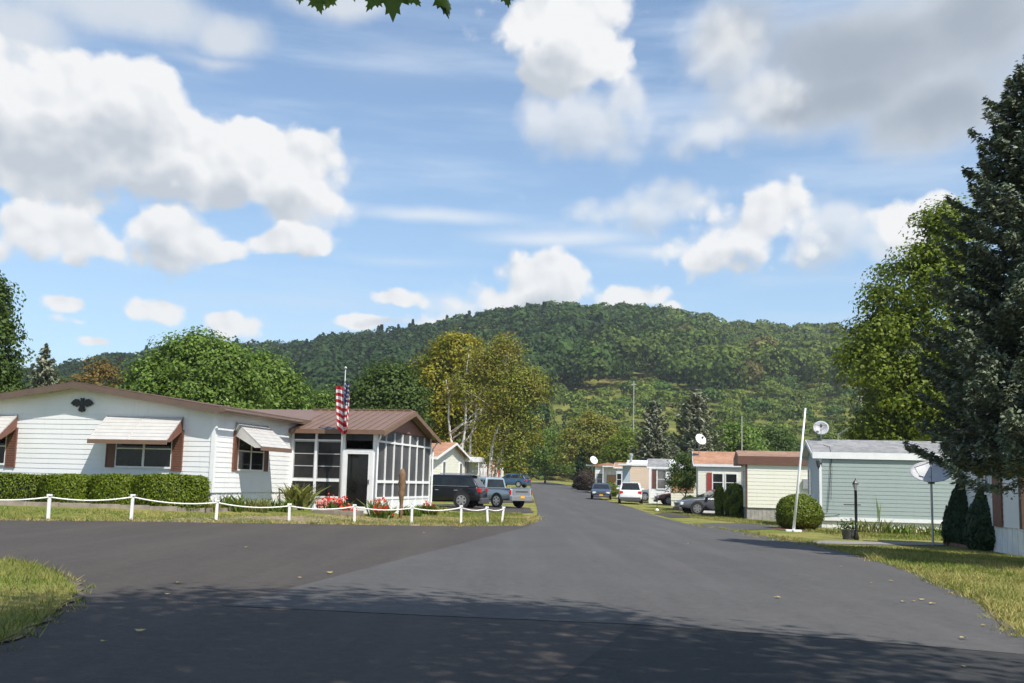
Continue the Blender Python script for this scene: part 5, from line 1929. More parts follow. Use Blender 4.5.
    if plate:
        MB().box(xr - .125, xr - .10, -.17, .17, bz + .03 if kind == 'pickup' else bz + .24, bz + .18 if kind == 'pickup' else bz + .40).build('number_plate', M['plate_orange'], root)
        MB().box(xf + .06, xf + .075, -.17, .17, zf_ - .42, zf_ - .28).build('number_plate', M['plate_orange'], root)
    if kind == 'pickup':
        tg = MB().box(xr - .035, xr + .0, -wr * .78, wr * .78, zr_ - .46, zr_ - .0)
        tg.build('tailgate', M['car_tailgate'], root, bevel=.012)
        MB().box(xr - .045, xr - .034, -wr * .55, wr * .55, zr_ - .20, zr_ - .12).build('trim_strip', M['dark_metal'], root)
        MB().box(-2.58, -.7, -.84, .84, 1.085, 1.10 + .03).build('bed', M['dark_metal'], root)
    if roof_rack:
        MB().box(xr1 + .1, xf1 - .3, -wt * .86, -wt * .82, zt + .02, zt + .06).box(xr1 + .1, xf1 - .3, wt * .82, wt * .86, zt + .02, zt + .06).build('roof_rail', M['alloy'], root)
    if kind == 'suv':
        MB().box(xr1 - .22, xr1 + .10, -wt * .9, wt * .9, zt - .06, zt - .02).build('spoiler', pmat, root, bevel=.01)
        st_ = MB()
        for sg in (-1, 1):
            st_.box(xr0 + .5, xf0 - .5, sg * (wb + .0) - .012, sg * (wb + .0) + .014, zb_ + .055, zb_ + .075)
        st_.build('window_trim', M['alloy'], root)
    return root


M['car_glass'] = glassy('car_glass', (0.02, 0.024, 0.026), 0.05)
M['car_tailgate'] = paint('paint_tailgate', (0.38, 0.40, 0.42), 0.5)
HD = R_(180 - 12)                       # nose pointing in along the drives on the left


def back_at(px, py, heading, kind, rear=True, side=-1, dz=0):
    """stand a car so that its rear (or front) lower corner is where the photograph has it"""
    g = ground(px, py)
    x_ = SHAPES[kind]['axles'][0 if rear else 1]
    w = .85 * side
    c, s = math.cos(heading), math.sin(heading)
    off = Vector((x_ * c - w * s, x_ * s + w * c, 0))
    p = g - off
    p.z = gz(p.x, p.y) + dz
    return p


# heading pi-ish: nose to -x ; its left side (local +y) faces the camera
car('parked_suv', 'suv', 'black sport utility vehicle nosed in beside the screened porch', back_at(461.5, 508.3, HD, 'suv', True, 1, 0.02), HD, M['car_black'], plate=False, roof_rack=True)
h2 = R_(180 - 44)
car('pickup_truck', 'pickup', 'pewter grey pickup truck with an orange number plate on its tail', back_at(498.5, 508, h2, 'pickup', True, 1, 0.02), h2, M['car_silver_teal'], scale=.92, cat='pickup truck')
h3 = R_(180 - 24)
car('parked_suv', 'suv', 'blue sport utility vehicle parked farthest up the road on the grass', back_at(518, 487.6, h3, 'suv', True, 1, 0.02), h3, M['car_blue'], plate=False, scale=1.08)
car('parked_sedan', 'sedan', 'dark blue sedan facing down the road with an orange front plate', back_at(591.5, 499.5, R_(-95), 'sedan', False, -1, 0.03), R_(-95), M['car_navy'])
car('parked_suv', 'suv', 'white sport utility vehicle seen from behind with red tail lights', back_at(619.5, 503.5, R_(84), 'suv', True, 1, 0.03), R_(84), M['car_white'], plate=False)
hs_ = R_(180 + 6)
car('parked_sedan', 'sedan', 'dark grey sedan nosing out of the drive with its tail behind the shrub', back_at(697, 514.6, hs_, 'sedan', False, 1, 0.03), hs_, M['car_grey'], plate=False)
car('parked_sedan', 'sedan', 'dark maroon car with only its nose showing beside the peach home', place(684.5, 87.6) + Vector((0, 0, .03)), R_(180), M['car_maroon'], plate=False)
car('parked_suv', 'suv', 'grey green car mostly hidden behind the white car', place(660, 99) + Vector((0, 0, .03)), R_(180 - 9), M['car_teal'], plate=False)
# ------------------------------------------------------------------ fence, flag, lamp, dishes and other small things
posts = [(-38, 496, 520.5), (48, 495, 520.3), (131, 495, 520.3), (216, 500.7, 520.6), (289, 504.2, 521.5), (354.5, 505, 522.5), (411.5, 506.3, 523.7), (461, 506, 523.5), (488, 507.2, 523.0), (501.5, 507.2, 522.4)]
fr = thing('rope_fence', 'low white post and rope fence along the front lawn', 'fence')
tops = []
for i, (px, pt, pbm) in enumerate(posts):
    g = ground(px, pbm)
    zt = at(px, pt, g.y).z
    if i == 0: g, zt = ground(48, 520.3) + (ground(48, 520.3) - ground(131, 520.3)) * 1.0, None
    if zt is None: zt = g.z + .62
    g.z = gz(g.x, g.y)
    w = .036
    lean = random.uniform(-.02, .02) + (-.06 if i == 8 else .05 if i == 9 else 0)
    mb = MB().loft([[(g.x - w, g.y - w, g.z - .1), (g.x + w, g.y - w, g.z - .1), (g.x + w, g.y + w, g.z - .1), (g.x - w, g.y + w, g.z - .1)],
                    [(g.x - w + lean, g.y - w, zt - .03), (g.x + w + lean, g.y - w, zt - .03), (g.x + w + lean, g.y + w, zt - .03), (g.x - w + lean, g.y + w, zt - .03)]])
    c = .056
    mb.box(g.x - c + lean, g.x + c + lean, g.y - c, g.y + c, zt - .028, zt + .02)
    mb.build('post', M['white'], fr, bevel=.008)
    tops.append(Vector((g.x + lean, g.y - .02, zt - .05)))
for a, b_ in zip(tops, tops[1:]):
    n_ = 14
    sag = .10 + .035 * (b_ - a).length
    pts = [a.lerp(b_, k / n_) - Vector((0, 0, sag * 4 * (k / n_) * (1 - k / n_) * .5)) for k in range(n_ + 1)]
    MB().tube(pts, .019, 7).build('rope', M['rope'], fr)

# flagpole and flag
g = ground(338.5, 513)
ft = at(341, 369, g.y)
fpz = ft.z - g.z
fp = thing('flagpole', 'silver flagpole standing in the flower bed by the porch door', 'flagpole', g)
MB().tube([(0, 0, -.2), (.0, 0, fpz * .5), (.02, 0, fpz)], [.034, .03, .02], 10).build('pole', M['grey_metal'], fp, smooth=True)
MB().lathe([(.0, 0), (.045, .03), (.055, .06), (.045, .09), (.0, .12)], 12, (.02, 0, fpz - .02)).build('finial', M['alloy'], fp, smooth=True)
ppm = FPX / g.y                      # pixels per metre here
fl = thing('flag', 'limp flag with stars and stripes hanging from the silver pole', 'flag', g)
# cloth: u along the fly, v down the hoist, hanging in folds beside the pole
nu_, nv_ = 56, 40
hoist, fly = 1.50, 1.9
ztop_ = at(341, 380, g.y).z - g.z


def cloth(u, v):
    # bunched up on itself: one drape to each side of the pole, folds running down
    w = u * 1.02
    x = .27 * math.sin(w * 2.9) if w < .5 else .27 * math.sin(1.45) - .70 * smooth(.5, 1.0, w) + .02
    x += .05 * math.sin(u * 24 + v * 2.5) * (.3 + .7 * v)
    x *= (1 - .28 * v)
    x = x * .72 + .03
    y = -.09 - .08 * math.sin(u * 24 + v * 2.0 + 1.2) - .10 * math.sin(u * 6.2)
    z = ztop_ - v * hoist - .28 * u ** .7 - .30 * max(0, x) - .10 * math.sin(u * 12.0) * .5 + .12 * v * math.sin(u * 7)
    return (x, y, z)


V = np.array([cloth(i / nu_, j / nv_) for j in range(nv_ + 1) for i in range(nu_ + 1)])
F = np.array([(j * (nu_ + 1) + i, j * (nu_ + 1) + i + 1, (j + 1) * (nu_ + 1) + i + 1, (j + 1) * (nu_ + 1) + i) for j in range(nv_) for i in range(nu_)])
m, nt, b = newmat('flag_cloth')
uvn = nt.nodes.new('ShaderNodeUVMap')
sp = nt.nodes.new('ShaderNodeSeparateXYZ')
nt.links.new(uvn.outputs[0], sp.inputs[0])
U_, V_ = sp.outputs['X'], sp.outputs['Y']
st = mth(nt, 'MODULO', mth(nt, 'MULTIPLY', V_, 6.5), 1.0)
stripe = mth(nt, 'LESS_THAN', st, 0.5)
col = mixc(nt, stripe, (.78, .76, .74), (.46, .02, .03))
incan = mth(nt, 'MULTIPLY', mth(nt, 'LESS_THAN', U_, 0.42), mth(nt, 'LESS_THAN', V_, 7 / 13))
# rows of stars in the canton
su = mth(nt, 'SUBTRACT', mth(nt, 'FRACT', mth(nt, 'MULTIPLY', U_, 6 / .42)), .5)
sv = mth(nt, 'SUBTRACT', mth(nt, 'FRACT', mth(nt, 'MULTIPLY', V_, 5 * 13 / 7)), .5)
d_ = mth(nt, 'SQRT', mth(nt, 'ADD', mth(nt, 'MULTIPLY', su, su), mth(nt, 'MULTIPLY', sv, sv)))
star = mth(nt, 'LESS_THAN', d_, .24)
can = mixc(nt, star, (.018, .03, .12), (.78, .76, .74))
nt.links.new(mixc(nt, incan, col, can), b.inputs['Base Color'])
b.inputs['Roughness'].default_value = .7
t = nt.nodes.new('ShaderNodeBsdfTranslucent')
nt.links.new(mixc(nt, incan, col, can), t.inputs['Color'])
mx = nt.nodes.new('ShaderNodeMixShader')
mx.inputs[0].default_value = .25
nt.links.new(b.outputs[0], mx.inputs[1])
nt.links.new(t.outputs[0], mx.inputs[2])
nt.links.new(mx.outputs[0], nt.nodes['Material Output'].inputs['Surface'])
fo = np_mesh('cloth', V, F, m, fl, smooth=True)
uvl = fo.data.uv_layers.new(name='UVMap')
uvs = np.array([((k % (nu_ + 1)) / nu_, (k // (nu_ + 1)) / nv_) for k in F.ravel()], dtype=np.float32)
uvl.data.foreach_set('uv', uvs.ravel())


def sprigs(name, label, cat, base, n, hmin, hmax, spread, mat, w=.03, flower=None, nf=0, fsize=.06, group=None, sy=None, lean=.35):
    """a clump of blade-like leaves rising from the ground, with flowers if asked"""
    root = thing(name, label, cat, base, 0, group)
    nf = max(nf, 18)
    sy = sy if sy is not None else spread * .6
    bx = np.stack([rng.uniform(-spread, spread, n), rng.uniform(-sy, sy, n), np.zeros(n) - .05], 1)
    h = rng.uniform(hmin, hmax, n)
    d = rng.normal(size=(n, 2)) * lean
    Vs = np.empty((n, 6, 3))
    a = rng.random(n) * np.pi
    wv_ = np.stack([np.cos(a), np.sin(a), np.zeros(n)], 1) * (w * (0.6 + .8 * rng.random((n, 1))))
    mid_ = bx + np.stack([d[:, 0] * h * .35, d[:, 1] * h * .35, h * .62], 1)
    tip = bx + np.stack([d[:, 0] * h, d[:, 1] * h, h * .95], 1)
    Vs[:, 0], Vs[:, 1] = bx - wv_ * .5, bx + wv_ * .5
    Vs[:, 2], Vs[:, 3] = mid_ + wv_, mid_ - wv_
    Vs[:, 4], Vs[:, 5] = tip + wv_ * .15, tip - wv_ * .15
    i = np.arange(n)[:, None] * 6
    Fq = np.concatenate([i + np.array([0, 1, 2, 3]), i + np.array([3, 2, 4, 5])])
    np_mesh('leaves', Vs.reshape(-1, 3), Fq, mat, root)
    if flower is not None:
        c = np.stack([rng.uniform(-spread, spread, nf), rng.uniform(-sy, sy, nf), rng.uniform(hmin * .6, hmax * 1.02, nf)], 1)
        k = 16
        for cc in c:
            P_ = cc[None, :] + rng.normal(size=(k, 3)) * fsize * .5
            Vf, Ff = diamonds(P_, rng.normal(size=P_.shape) + np.array([0, -.5, .6]), fsize, fsize * .8)
            np_mesh('flower_head', Vf, Ff, flower, root)
    return root


# flower bed with red geraniums round the flagpole
bl = MB()
bg_ = ground(337, 514.5)
bed = thing('flower_bed', 'timber edged flower bed at the foot of the flagpole', 'flower bed', bg_, R_(-12))
wv2 = 21 * bg_.y / FPX
bl.box(-wv2, wv2, -.35, -.25, -.1, .14).box(-wv2, wv2, .55, .63, -.1, .14).box(-wv2, -wv2 + .09, -.249, .549, -.1, .13).box(wv2 - .09, wv2, -.249, .549, -.1, .13)
bl.build('edging', M['timber'], bed, bevel=.01)
MB().box(-wv2 + .09, wv2 - .09, -.248, .548, -.1, .06).build('soil', M['mulch'], bed)
p = ground(335, 513)
M['pink'] = leafmat('pink_petal', (.7, .25, .22), (.75, .35, .30), (.8, .5, .45), .2, 6)
sprigs('geranium', 'bright red geraniums in the bed beside the flagpole', 'flowers', Vector((p.x + .02, p.y, p.z + .06)), 160, .18, .46, .45, M['plant'], .035, M['geranium'], 14, .08, sy=.18)
p = ground(324, 512.5)
sprigs('geranium', 'pale pink geraniums to one side of the red ones', 'flowers', Vector((p.x - .05, p.y, p.z + .06)), 60, .14, .34, .18, M['plant'], .03, M['pink'], 6, .08, sy=.16)
p = ground(349, 515)
sprigs('geranium', 'low red flowers before the porch door', 'flowers', Vector((p.x, p.y - .1, p.z + .04)), 70, .10, .24, .25, M['plant'], .03, M['geranium'], 9, .055, sy=.12)
p = place(382, 36.0)
sprigs('geranium', 'small red flowers at the foot of the porch corner post', 'flowers', Vector((p.x, p.y, p.z)), 70, .15, .38, .25, M['plant'], .03, M['geranium'], 9, .05, sy=.15)
# plants along the white wall
for px, py, n_, lo, hi, sprd, mt, lb in [(222, 511, 170, .25, .62, .55, 'plant', 'tall green blades at the corner of the white house'),
                                         (246, 511.5, 200, .20, .50, .6, 'pale_plant', 'yellowish clump of leaves under the side window awning'),
                                         (270, 511.5, 200, .20, .52, .6, 'plant', 'green clump of leaves between the side window and the porch'),
                                         (204, 512, 90, .2, .45, .3, 'pale_plant', 'dry pale grass clump at the end of the hedge')]:
    p = ground(px, py)
    q = Vector((p.x, p.y + .35, gz(p.x, p.y + .35)))
    sprigs('bed_plant', lb, 'plant', q, n_, lo, hi, sprd, M[mt], .028, group='plants along the white wall', sy=.25)
p = ground(296, 510)
sprigs('bed_plant', 'loose yellow green bush before the porch windows', 'plant', Vector((p.x, p.y + .3, gz(p.x, p.y))), 150, .5, 1.05, .35, M['pale_plant'], .05, sy=.2, lean=.5)
for px, py, hi, lb, mt, fl_ in [(383, 512.5, .75, 'spiky plant with red flowers between the porch corner and the carved post', 'plant', 'geranium'), (412, 510.5, .5, 'leafy plants by the far end of the porch', 'plant', None),
                                (428, 510, .55, 'bright green plant with a few red blooms at the porch end', 'plant', 'geranium'), (440, 510, .4, 'low mixed flowers beside the drive', 'pale_plant', None)]:
    p = ground(px, py)
    p = place(px, {383: 36.3, 412: 38.8, 428: 41.2, 440: 44.0}[px])
    sprigs('bed_plant', lb, 'plant', p, 120, .15, hi, .38, M[mt], .035, M[fl_] if fl_ else None, 9, .055, group='plants beside the screened porch', sy=.25)
# carved post
p = place(402, 36.6)
zt = at(404, 469, p.y).z - p.z
cp = MB().lathe([(.06, -.1), (.065, .25), (.055, .5), (.075, zt * .42), (.12, zt * .52), (.09, zt * .6), (.13, zt * .70), (.10, zt * .78), (.14, zt * .87), (.10, zt * .95), (.05, zt)], 10, (p.x, p.y, p.z))
cp.v = [(x + random.uniform(-.018, .018), y + random.uniform(-.018, .018), z) for x, y, z in cp.v]
tag(cp.build('carved_post', M['wood'], None, smooth=True), 'rough carved wooden post standing before the porch screens', 'carving')
# timber edging of the beds
a, b_ = ground(-6, 505), ground(205, 512.5)
mb = MB()
n_ = 7
for k in range(n_):
    p0, p1 = a.lerp(b_, k / n_), a.lerp(b_, (k + .985) / n_)
    z = max(gz(p0.x, p0.y), gz(p1.x, p1.y))
    mb.prism([(p0.x, p0.y, z - .1), (p1.x, p1.y, z - .1), (p1.x, p1.y, z + .10), (p0.x, p0.y, z + .10)], (-.02, .13, 0))
tag(mb.build('timber_edging', M['timber'], None), 'weathered timber edging before the clipped hedge', 'edging')
a, b_ = ground(206, 513), ground(300, 510)
mb = MB()
for k in range(4):
    p0, p1 = a.lerp(b_, k / 4), a.lerp(b_, (k + .985) / 4)
    z = max(gz(p0.x, p0.y), gz(p1.x, p1.y))
    mb.prism([(p0.x, p0.y, z - .1), (p1.x, p1.y, z - .1), (p1.x, p1.y, z + .10), (p0.x, p0.y, z + .10)], (-.02, .13, 0))
tag(mb.build('timber_edging', M['timber'], None), 'weathered timber edging before the flower border by the side window', 'edging')

# leaning white pole
g = ground(793.5, 531.5)
tp = at(805.5, 408, g.y + .3) - g
wp_ = thing('white_pole', 'leaning white pole on a cross foot before the round bush', 'pole', g)
MB().tube([(0, 0, 0), tuple(tp * .5), tuple(tp)], [.055, .048, .03], 10).build('mast', M['white'], wp_, smooth=True)
MB().box(-.30, .30, -.07, .07, -.03, .07).box(-.07, .07, -.30, -.071, -.03, .062).box(-.07, .07, .071, .30, -.03, .062).build('foot', M['white'], wp_, bevel=.01)
# lamp post
g = ground(856.5, 540)
lh = at(857.5, 478.5, g.y).z - g.z
lp = thing('lamp_post', 'black lamp post with a small lantern and crossbar on the lawn', 'lamp post', g)
MB().lathe([(.08, -.1), (.08, .12), (.05, .2), (.045, lh - .42), (.06, lh - .40), (.03, lh - .37)], 12).build('pole', M['black'], lp, smooth=True)
MB().tube([(-.40, 0, lh * .57), (.16, 0, lh * .57)], .018, 6).build('crossbar', M['black'], lp)
ln_ = MB().lathe([(.045, lh - .36), (.10, lh - .18), (.105, lh - .16), (.05, lh - .08), (.02, lh - .05), (.012, lh + .0)], 6).build('lantern', M['black'], lp)
MB().lathe([(.052, lh - .35), (.103, lh - .19)], 6, (0, 0, 0)).build('lamp_glass', glassy('lamp_glass', (.35, .35, .33), .1), ln_)
tb = thing('planter_tub', 'dark tub of straggling plants at the foot of the lamp post', 'planter', g + Vector((-.22, .15, 0)))
MB().lathe([(.17, 0), (.22, .28), (.23, .32), (.20, .33)], 14).build('tub', M['dark_metal'], tb)
n_ = 220
C = rng.normal(size=(n_, 3)) * np.array([.17, .15, .12]) + np.array([0, 0, .42])
Vf, Ff = diamonds(C, rng.normal(size=C.shape) + np.array([0, 0, .5]), .10, .05)
np_mesh('leaves', Vf, Ff, M['dark_green'], tb)
# tufts along the skirt of the green home
for px, py, hi, sprd, mt, lb in [(838, 534, .45, .35, 'pale_plant', 'small yellow tuft at the near corner of the green home'), (875, 534, .95, .75, 'pale_plant', 'large clump of day lily leaves beside the lamp post'),
                                 (899, 535, .75, .45, 'plant', 'green clump of spiky leaves along the white skirt'), (920, 535.5, .75, .6, 'pale_plant', 'yellow green clump of leaves between two darker ones'),
                                 (940, 536, .85, .4, 'plant', 'dark green leaf clump behind the dish pole')]:
    p = ground(px, py)
    sprigs('border_plant', lb, 'plant', p + Vector((0, .3, 0)), int(110 * sprd + 25), .15, hi * .72, sprd, M[mt], .035, group='plants along the skirt of the green home', sy=.3)
p = ground(882, 533)
sprigs('tall_weed', 'thin tall flower stalk among the day lilies', 'plant', p + Vector((0, .5, 0)), 10, 1.2, 1.7, .08, M['plant'], .02, lean=.05)


def dish(name, label, base, pole, rad, aim, tiltz, mat, pole_r=.04, group=None):
    """mesh dish on a mast: aim = compass direction of its face, tiltz = upward tilt"""
    root = thing(name, label, 'satellite dish', base, 0, group)
    MB().tube([(0, 0, -.1), (0, 0, pole)], pole_r, 8).build('mast', M['grey_metal'], root)
    f = Vector((math.sin(aim) * math.cos(tiltz), -math.cos(aim) * math.cos(tiltz), math.sin(tiltz)))
    q = f.to_track_quat('Z', 'Y').to_matrix()
    c = Vector((0, 0, pole)) + f * .12
    prof = [(rad * t, rad * .32 * t * t) for t in (0.02, .2, .4, .6, .8, 1.0)] + [(rad * t, rad * .32 * t * t - .02) for t in (1.0, .7, .4, .02)]
    mb = MB().lathe(prof, 28)
    mb.v = [tuple(c + q @ Vector(p)) for p in mb.v]
    d = mb.build('dish', mat, root, smooth=True)
    arm = MB()
    fp_ = c + f * rad * .85
    for k in (0.5, 2.6, 4.7):
        e = c + q @ Vector((math.cos(k) * rad * .9, math.sin(k) * rad * .9, rad * .25))
        arm.tube([tuple(e), tuple(fp_)], .011, 5)
    arm.build('arm', M['dark_metal'], root)
    mb = MB().lathe([(.05, -.09), (.06, 0), (.05, .09)], 10)
    mb.v = [tuple(fp_ + q @ Vector(p)) for p in mb.v]
    mb.build('receiver', M['dark_metal'], root)
    back = MB().box(-.08, .08, -.08, .08, pole - .12, pole + .10)
    back.build('bracket', M['dark_metal'], root)
    return root


g = ground(933, 545.5)
zc = at(930, 480, g.y).z - g.z
dish('satellite_dish', 'large grey dish facing skyward on a post in the lawn before the green home', g, zc, .62, R_(-20), R_(58), M['dish_grey'], .035)
G1z = at(821, 440, 47.5)
dish('satellite_dish', 'round grey dish on the grey roof of the green home', Vector((G1z.x, 47.5, G1z.z - .2)), at(821, 430, 47.5).z - G1z.z + .2, .34, R_(-15), R_(25), M['dish_grey'], .025)
p = at(699, 455, 68)
dish('satellite_dish', 'white oval dish above the orange shingle roof', Vector((p.x, 68, p.z - .3)), at(699, 441, 68).z - p.z + .3, .38, R_(25), R_(28), M['white_metal'], .025)
p = at(593, 468, 124)
dish('satellite_dish', 'tiny pale dish above the farthest white home', Vector((p.x, 124.5, p.z - .4)), at(593, 461, 124).z - p.z + .4, .5, R_(30), R_(25), M['white_metal'], .03)
# yagi aerial behind the green roof
p = at(838, 440, 48.5)
ya = thing('tv_aerial', 'thin television aerial pointing up over the grey roof', 'aerial', (p.x, 48.5, p.z - .5))
e = at(850, 427, 48.5) - Vector((p.x, 48.5, p.z - .5))
s_ = Vector((0, 0, .75))
mb = MB().tube([(0, 0, -.2), (0, 0, .8)], .015, 5).tube([tuple(s_), tuple(e)], .01, 5)
for k in range(5):
    c = s_.lerp(e, .15 + .2 * k)
    mb.tube([tuple(c + Vector((-.08, -.18, .06))), tuple(c + Vector((.08, .18, -.06)))], .006, 4)
mb.build('boom', M['grey_metal'], ya)
# roof vents
for px, Y, lb in [(738, 68.5, 'small dark vent pipe at the end of the orange roof')]:
    p = at(px, 456, Y)
    tag(MB().lathe([(.07, -.3), (.07, .25), (.12, .27), (.12, .34), (.02, .38)], 8, tuple(p)).build('vent_pipe', M['dark_metal'], None), lb, 'vent pipe')
# thin pole and utility poles
g = place(742, 100)
z1 = at(742, 416, 100).z - g.z
tag(MB().tube([(g.x, g.y, g.z - .2), (g.x, g.y, g.z + z1)], [.07, .05], 8).build('thin_pole', M['pole_wood'], None), 'thin pale pole rising behind the cream home', 'pole')
for px, yt, Y, lb in [(633, 381, 265, 'pale utility pole at the foot of the hill above the grey spruces'), (862, 392, 210, 'pale utility pole beside the walnut tree')]:
    d = ray(px, 470)
    x = d.x / d.y * Y
    zb0 = max(gz(x, Y), float(hillz(x, Y)))
    z1 = at(px, yt, Y).z
    up_ = thing('utility_pole', lb, 'utility pole', (x, Y, zb0))
    MB().tube([(0, 0, -.5), (0, 0, z1 - zb0)], [.17, .13], 8).build('pole', M['pole_wood'], up_)
    MB().box(-.6, .6, -.08, .08, z1 - zb0 - 1.0, z1 - zb0 - .8).build('crossarm', M['pole_wood'], up_)
# brick edging round the evergreens
a, b_ = ground(944, 545.5), ground(1008, 553)
mb = MB()
n_ = 14
for k in range(n_):
    p0, p1 = a.lerp(b_, k / n_), a.lerp(b_, (k + .93) / n_)
    z = gz(p0.x, p0.y)
    h_ = random.uniform(.09, .14)
    mb.prism([(p0.x, p0.y, z - .05), (p1.x, p1.y, z - .05), (p1.x, p1.y, z + h_), (p0.x, p0.y, z + h_)], (.03, .12, 0))
tag(mb.build('brick_edging', plain('edging_brick', (.20, .11, .085), .9, .3, 6), None), 'row of dark bricks edging the bed of the conical evergreens', 'edging')
sheet('mulch_bed', [tuple((a + Vector((0, .1, 0)))[:2]), tuple((b_ + Vector((0, .1, 0)))[:2]), (b_.x + .6, b_.y + 2.0), (a.x + 1.2, a.y + 2.2)], M['mulch'], .02)
g = ground(800, 531)
sheet('mulch_bed', [(g.x - .8, g.y - .15), (g.x + 2.2, g.y - .15), (g.x + 2.2, g.y + 1.6), (g.x - .8, g.y + 1.6)], M['mulch'], .02)
# bits beside the road
g = ground(657, 511.5)
mk = thing('marker_post', 'small driveway marker with a pale foot at the roadside', 'marker', g)
MB().tube([(0, 0, 0), (0, 0, 1.1)], .02, 6).build('rod', M['dark_metal'], mk)
MB().lathe([(.10, 0), (.12, .08), (.06, .17), (.01, .19)], 10).build('foot', M['white'], mk)
p = place(560, 195)
# ------------------------------------------------------------------ overhanging maple behind the camera: its shade falls across the road
base = Vector((5.2, -3.4, gz(5.2, -3.4)))
mp = thing('shade_maple', 'maple whose lobed leaves hang into the top of the view above the road', 'tree', base)
ells = [(3.6, 1.5, 9.8, 5.4, 5.2, 3.6), (1.5, .9, 9.9, 3.2, 3.6, 3.0), (7.2, -.6, 9.0, 4.6, 4.6, 3.2), (3.2, 4.8, 10.4, 2.8, 2.6, 2.0), (5.2, 3.2, 10.0, 4.2, 3.0, 2.2), (1.0, -3.4, 9.5, 5, 3.6, 3.2)]
El = [(x - base.x, y - base.y, z - base.z, a, b2, c) for x, y, z, a, b2, c in ells]
C, Pp, N = crown_points(El, 450, 84, .60, .25)
L = .185 * (.7 + .6 * rng.random(len(Pp)))
V, F = diamonds(Pp, N, L, L * .8, fold=.1)
np_mesh('crown', V, F, M['maple_green'], mp)
t = MB()
path = wavy((0, 0, -.3), (-1.2, 1.5, 8.5), 6, .015)
t.tube(path, [.34 * (1 - .75 * i / 6) for i in range(7)], 10)
for j in range(0, 450, 21):
    k = random.uniform(.35, .9)
    i0 = min(5, int(k * 6))
    s0 = path[i0].lerp(path[i0 + 1], k * 6 - i0)
    t.tube(wavy(s0, C[j], 5, .04), [.13 * (1 - k * .5) * (1 - .85 * i / 5) for i in range(6)], 6)
# a low twig reaching forward, just above the top of the picture
tw = [at(px, -26 - 6 * math.sin(i), 3.9) - base for i, px in enumerate((560, 500, 440, 390, 340, 290))]
t.tube([tuple(path[3]), (-2.5, 3.6, 4.4)] + [tuple(p) for p in tw], [.06, .035, .014, .012, .010, .008, .006, .004], 6)
t.build('trunk', M['bark'], mp, smooth=True)
LOBE = [(0, -.02), (.10, .02), (.34, -.10), (.30, .06), (.52, .10), (.40, .22), (.62, .44), (.40, .42), (.42, .58), (.24, .52), (.18, .66), (.20, .84), (.10, .80), (0, 1.06)]
LOBE = LOBE + [(-x, y) for x, y in LOBE[::-1][1:-1]]


def maple_leaf(px, py, Y, size, roll, tip, tilt):
    """palmate leaf; its stalk joins at (px, py) and the blade hangs down"""
    mb = MB()
    c = at(px, py, Y) - base
    e1 = Vector((math.cos(roll), math.sin(roll) * .5, math.sin(roll) * .25)).normalized()
    dn = (Vector((math.sin(tip), 0.25 * tilt, -math.cos(tip)))).normalized()
    e1 = (e1 - dn * e1.dot(dn)).normalized()
    nn = e1.cross(dn)
    vs_ = [c + (e1 * x + dn * y) * size + nn * (abs(x) * .22 * size) for x, y in LOBE]
    mb.prism([tuple(v) for v in vs_], tuple(nn * .0015))
    mb.tube([tuple(c), tuple(c - dn * size * .25 + nn * .01), tuple(at(px + 6, py - 34, Y) - base)], .002, 4)
    return mb


for px, py, sz, rl, tp_, tl in [(317, -5, .075, .3, .25, .6), (331, -4, .055, .2, -.4, .8), (392, -18, .15, .1, .05, .5), (376, -6, .075, -.4, -.5, .7), (411, -6, .06, .5, .7, .4), (441, -6, .095, 1.2, .35, .9), (447, 0, .06, 1.3, .2, .3),
                              (506, -8, .06, .4, .2, .5), (300, -14, .07, 0, 0, .5), (350, -16, .07, .5, .3, .4), (470, -16, .06, 0, .2, .4)]:
    maple_leaf(px, py, 3.9, sz, rl, tp_, tl).build('leaf', M['maple_green'], mp, fix=False)

# ------------------------------------------------------------------ grass
def in_poly(x, y, poly):
    c = np.zeros(len(x), bool)
    n = len(poly)
    for i in range(n):
        (x1, y1), (x2, y2) = poly[i], poly[(i + 1) % n]
        cond = ((y1 > y) != (y2 > y)) & (x < (x2 - x1) * (y - y1) / (y2 - y1 + 1e-12) + x1)
        c ^= cond
    return c


def blades(name, label, poly, n, h, w, mats, zoff=0.0, dry=.5):
    x0, x1 = min(p[0] for p in poly), max(p[0] for p in poly)
    y0, y1 = min(p[1] for p in poly), max(p[1] for p in poly)
    x = rng.uniform(x0, x1, n * 3)
    y = rng.uniform(y0, y1, n * 3)
    k = in_poly(x, y, poly)
    x, y = x[k][:n], y[k][:n]
    n = len(x)
    z = np.array([gz(a, b2) for a, b2 in zip(x, y)]) + zoff
    hh = h * (.45 + .9 * rng.random(n)) * (.6 + .8 * vnoise(x + 50, y + 50, .9, 4))
    a = rng.random(n) * 2 * np.pi
    d = rng.normal(size=(n, 2)) * .55
    B_ = np.stack([x, y, z - .01], 1)
    wv_ = np.stack([np.cos(a), np.sin(a), np.zeros(n)], 1) * w * (.6 + .8 * rng.random((n, 1)))
    tip = B_ + np.stack([d[:, 0] * hh, d[:, 1] * hh, hh], 1)
    V = np.stack([B_ - wv_, B_ + wv_, tip], 1).reshape(-1, 3)
    F = np.arange(3 * n).reshape(-1, 3)
    g = np.array([.105, .165, .024])
    s = np.array([.40, .335, .13])
    t = np.clip(vnoise(x + 80, y + 80, 1.3, 6) * .9 + rng.normal(size=n) * .18 + dry - .5, 0, 1)[:, None]
    cols = (g + (s - g) * t) * (.75 + .5 * rng.random((n, 1)))
    o = np_mesh(name, V, F, mats, cols=np.repeat(cols, 3, axis=0))
    return tag(o, label, 'grass', kind='stuff')


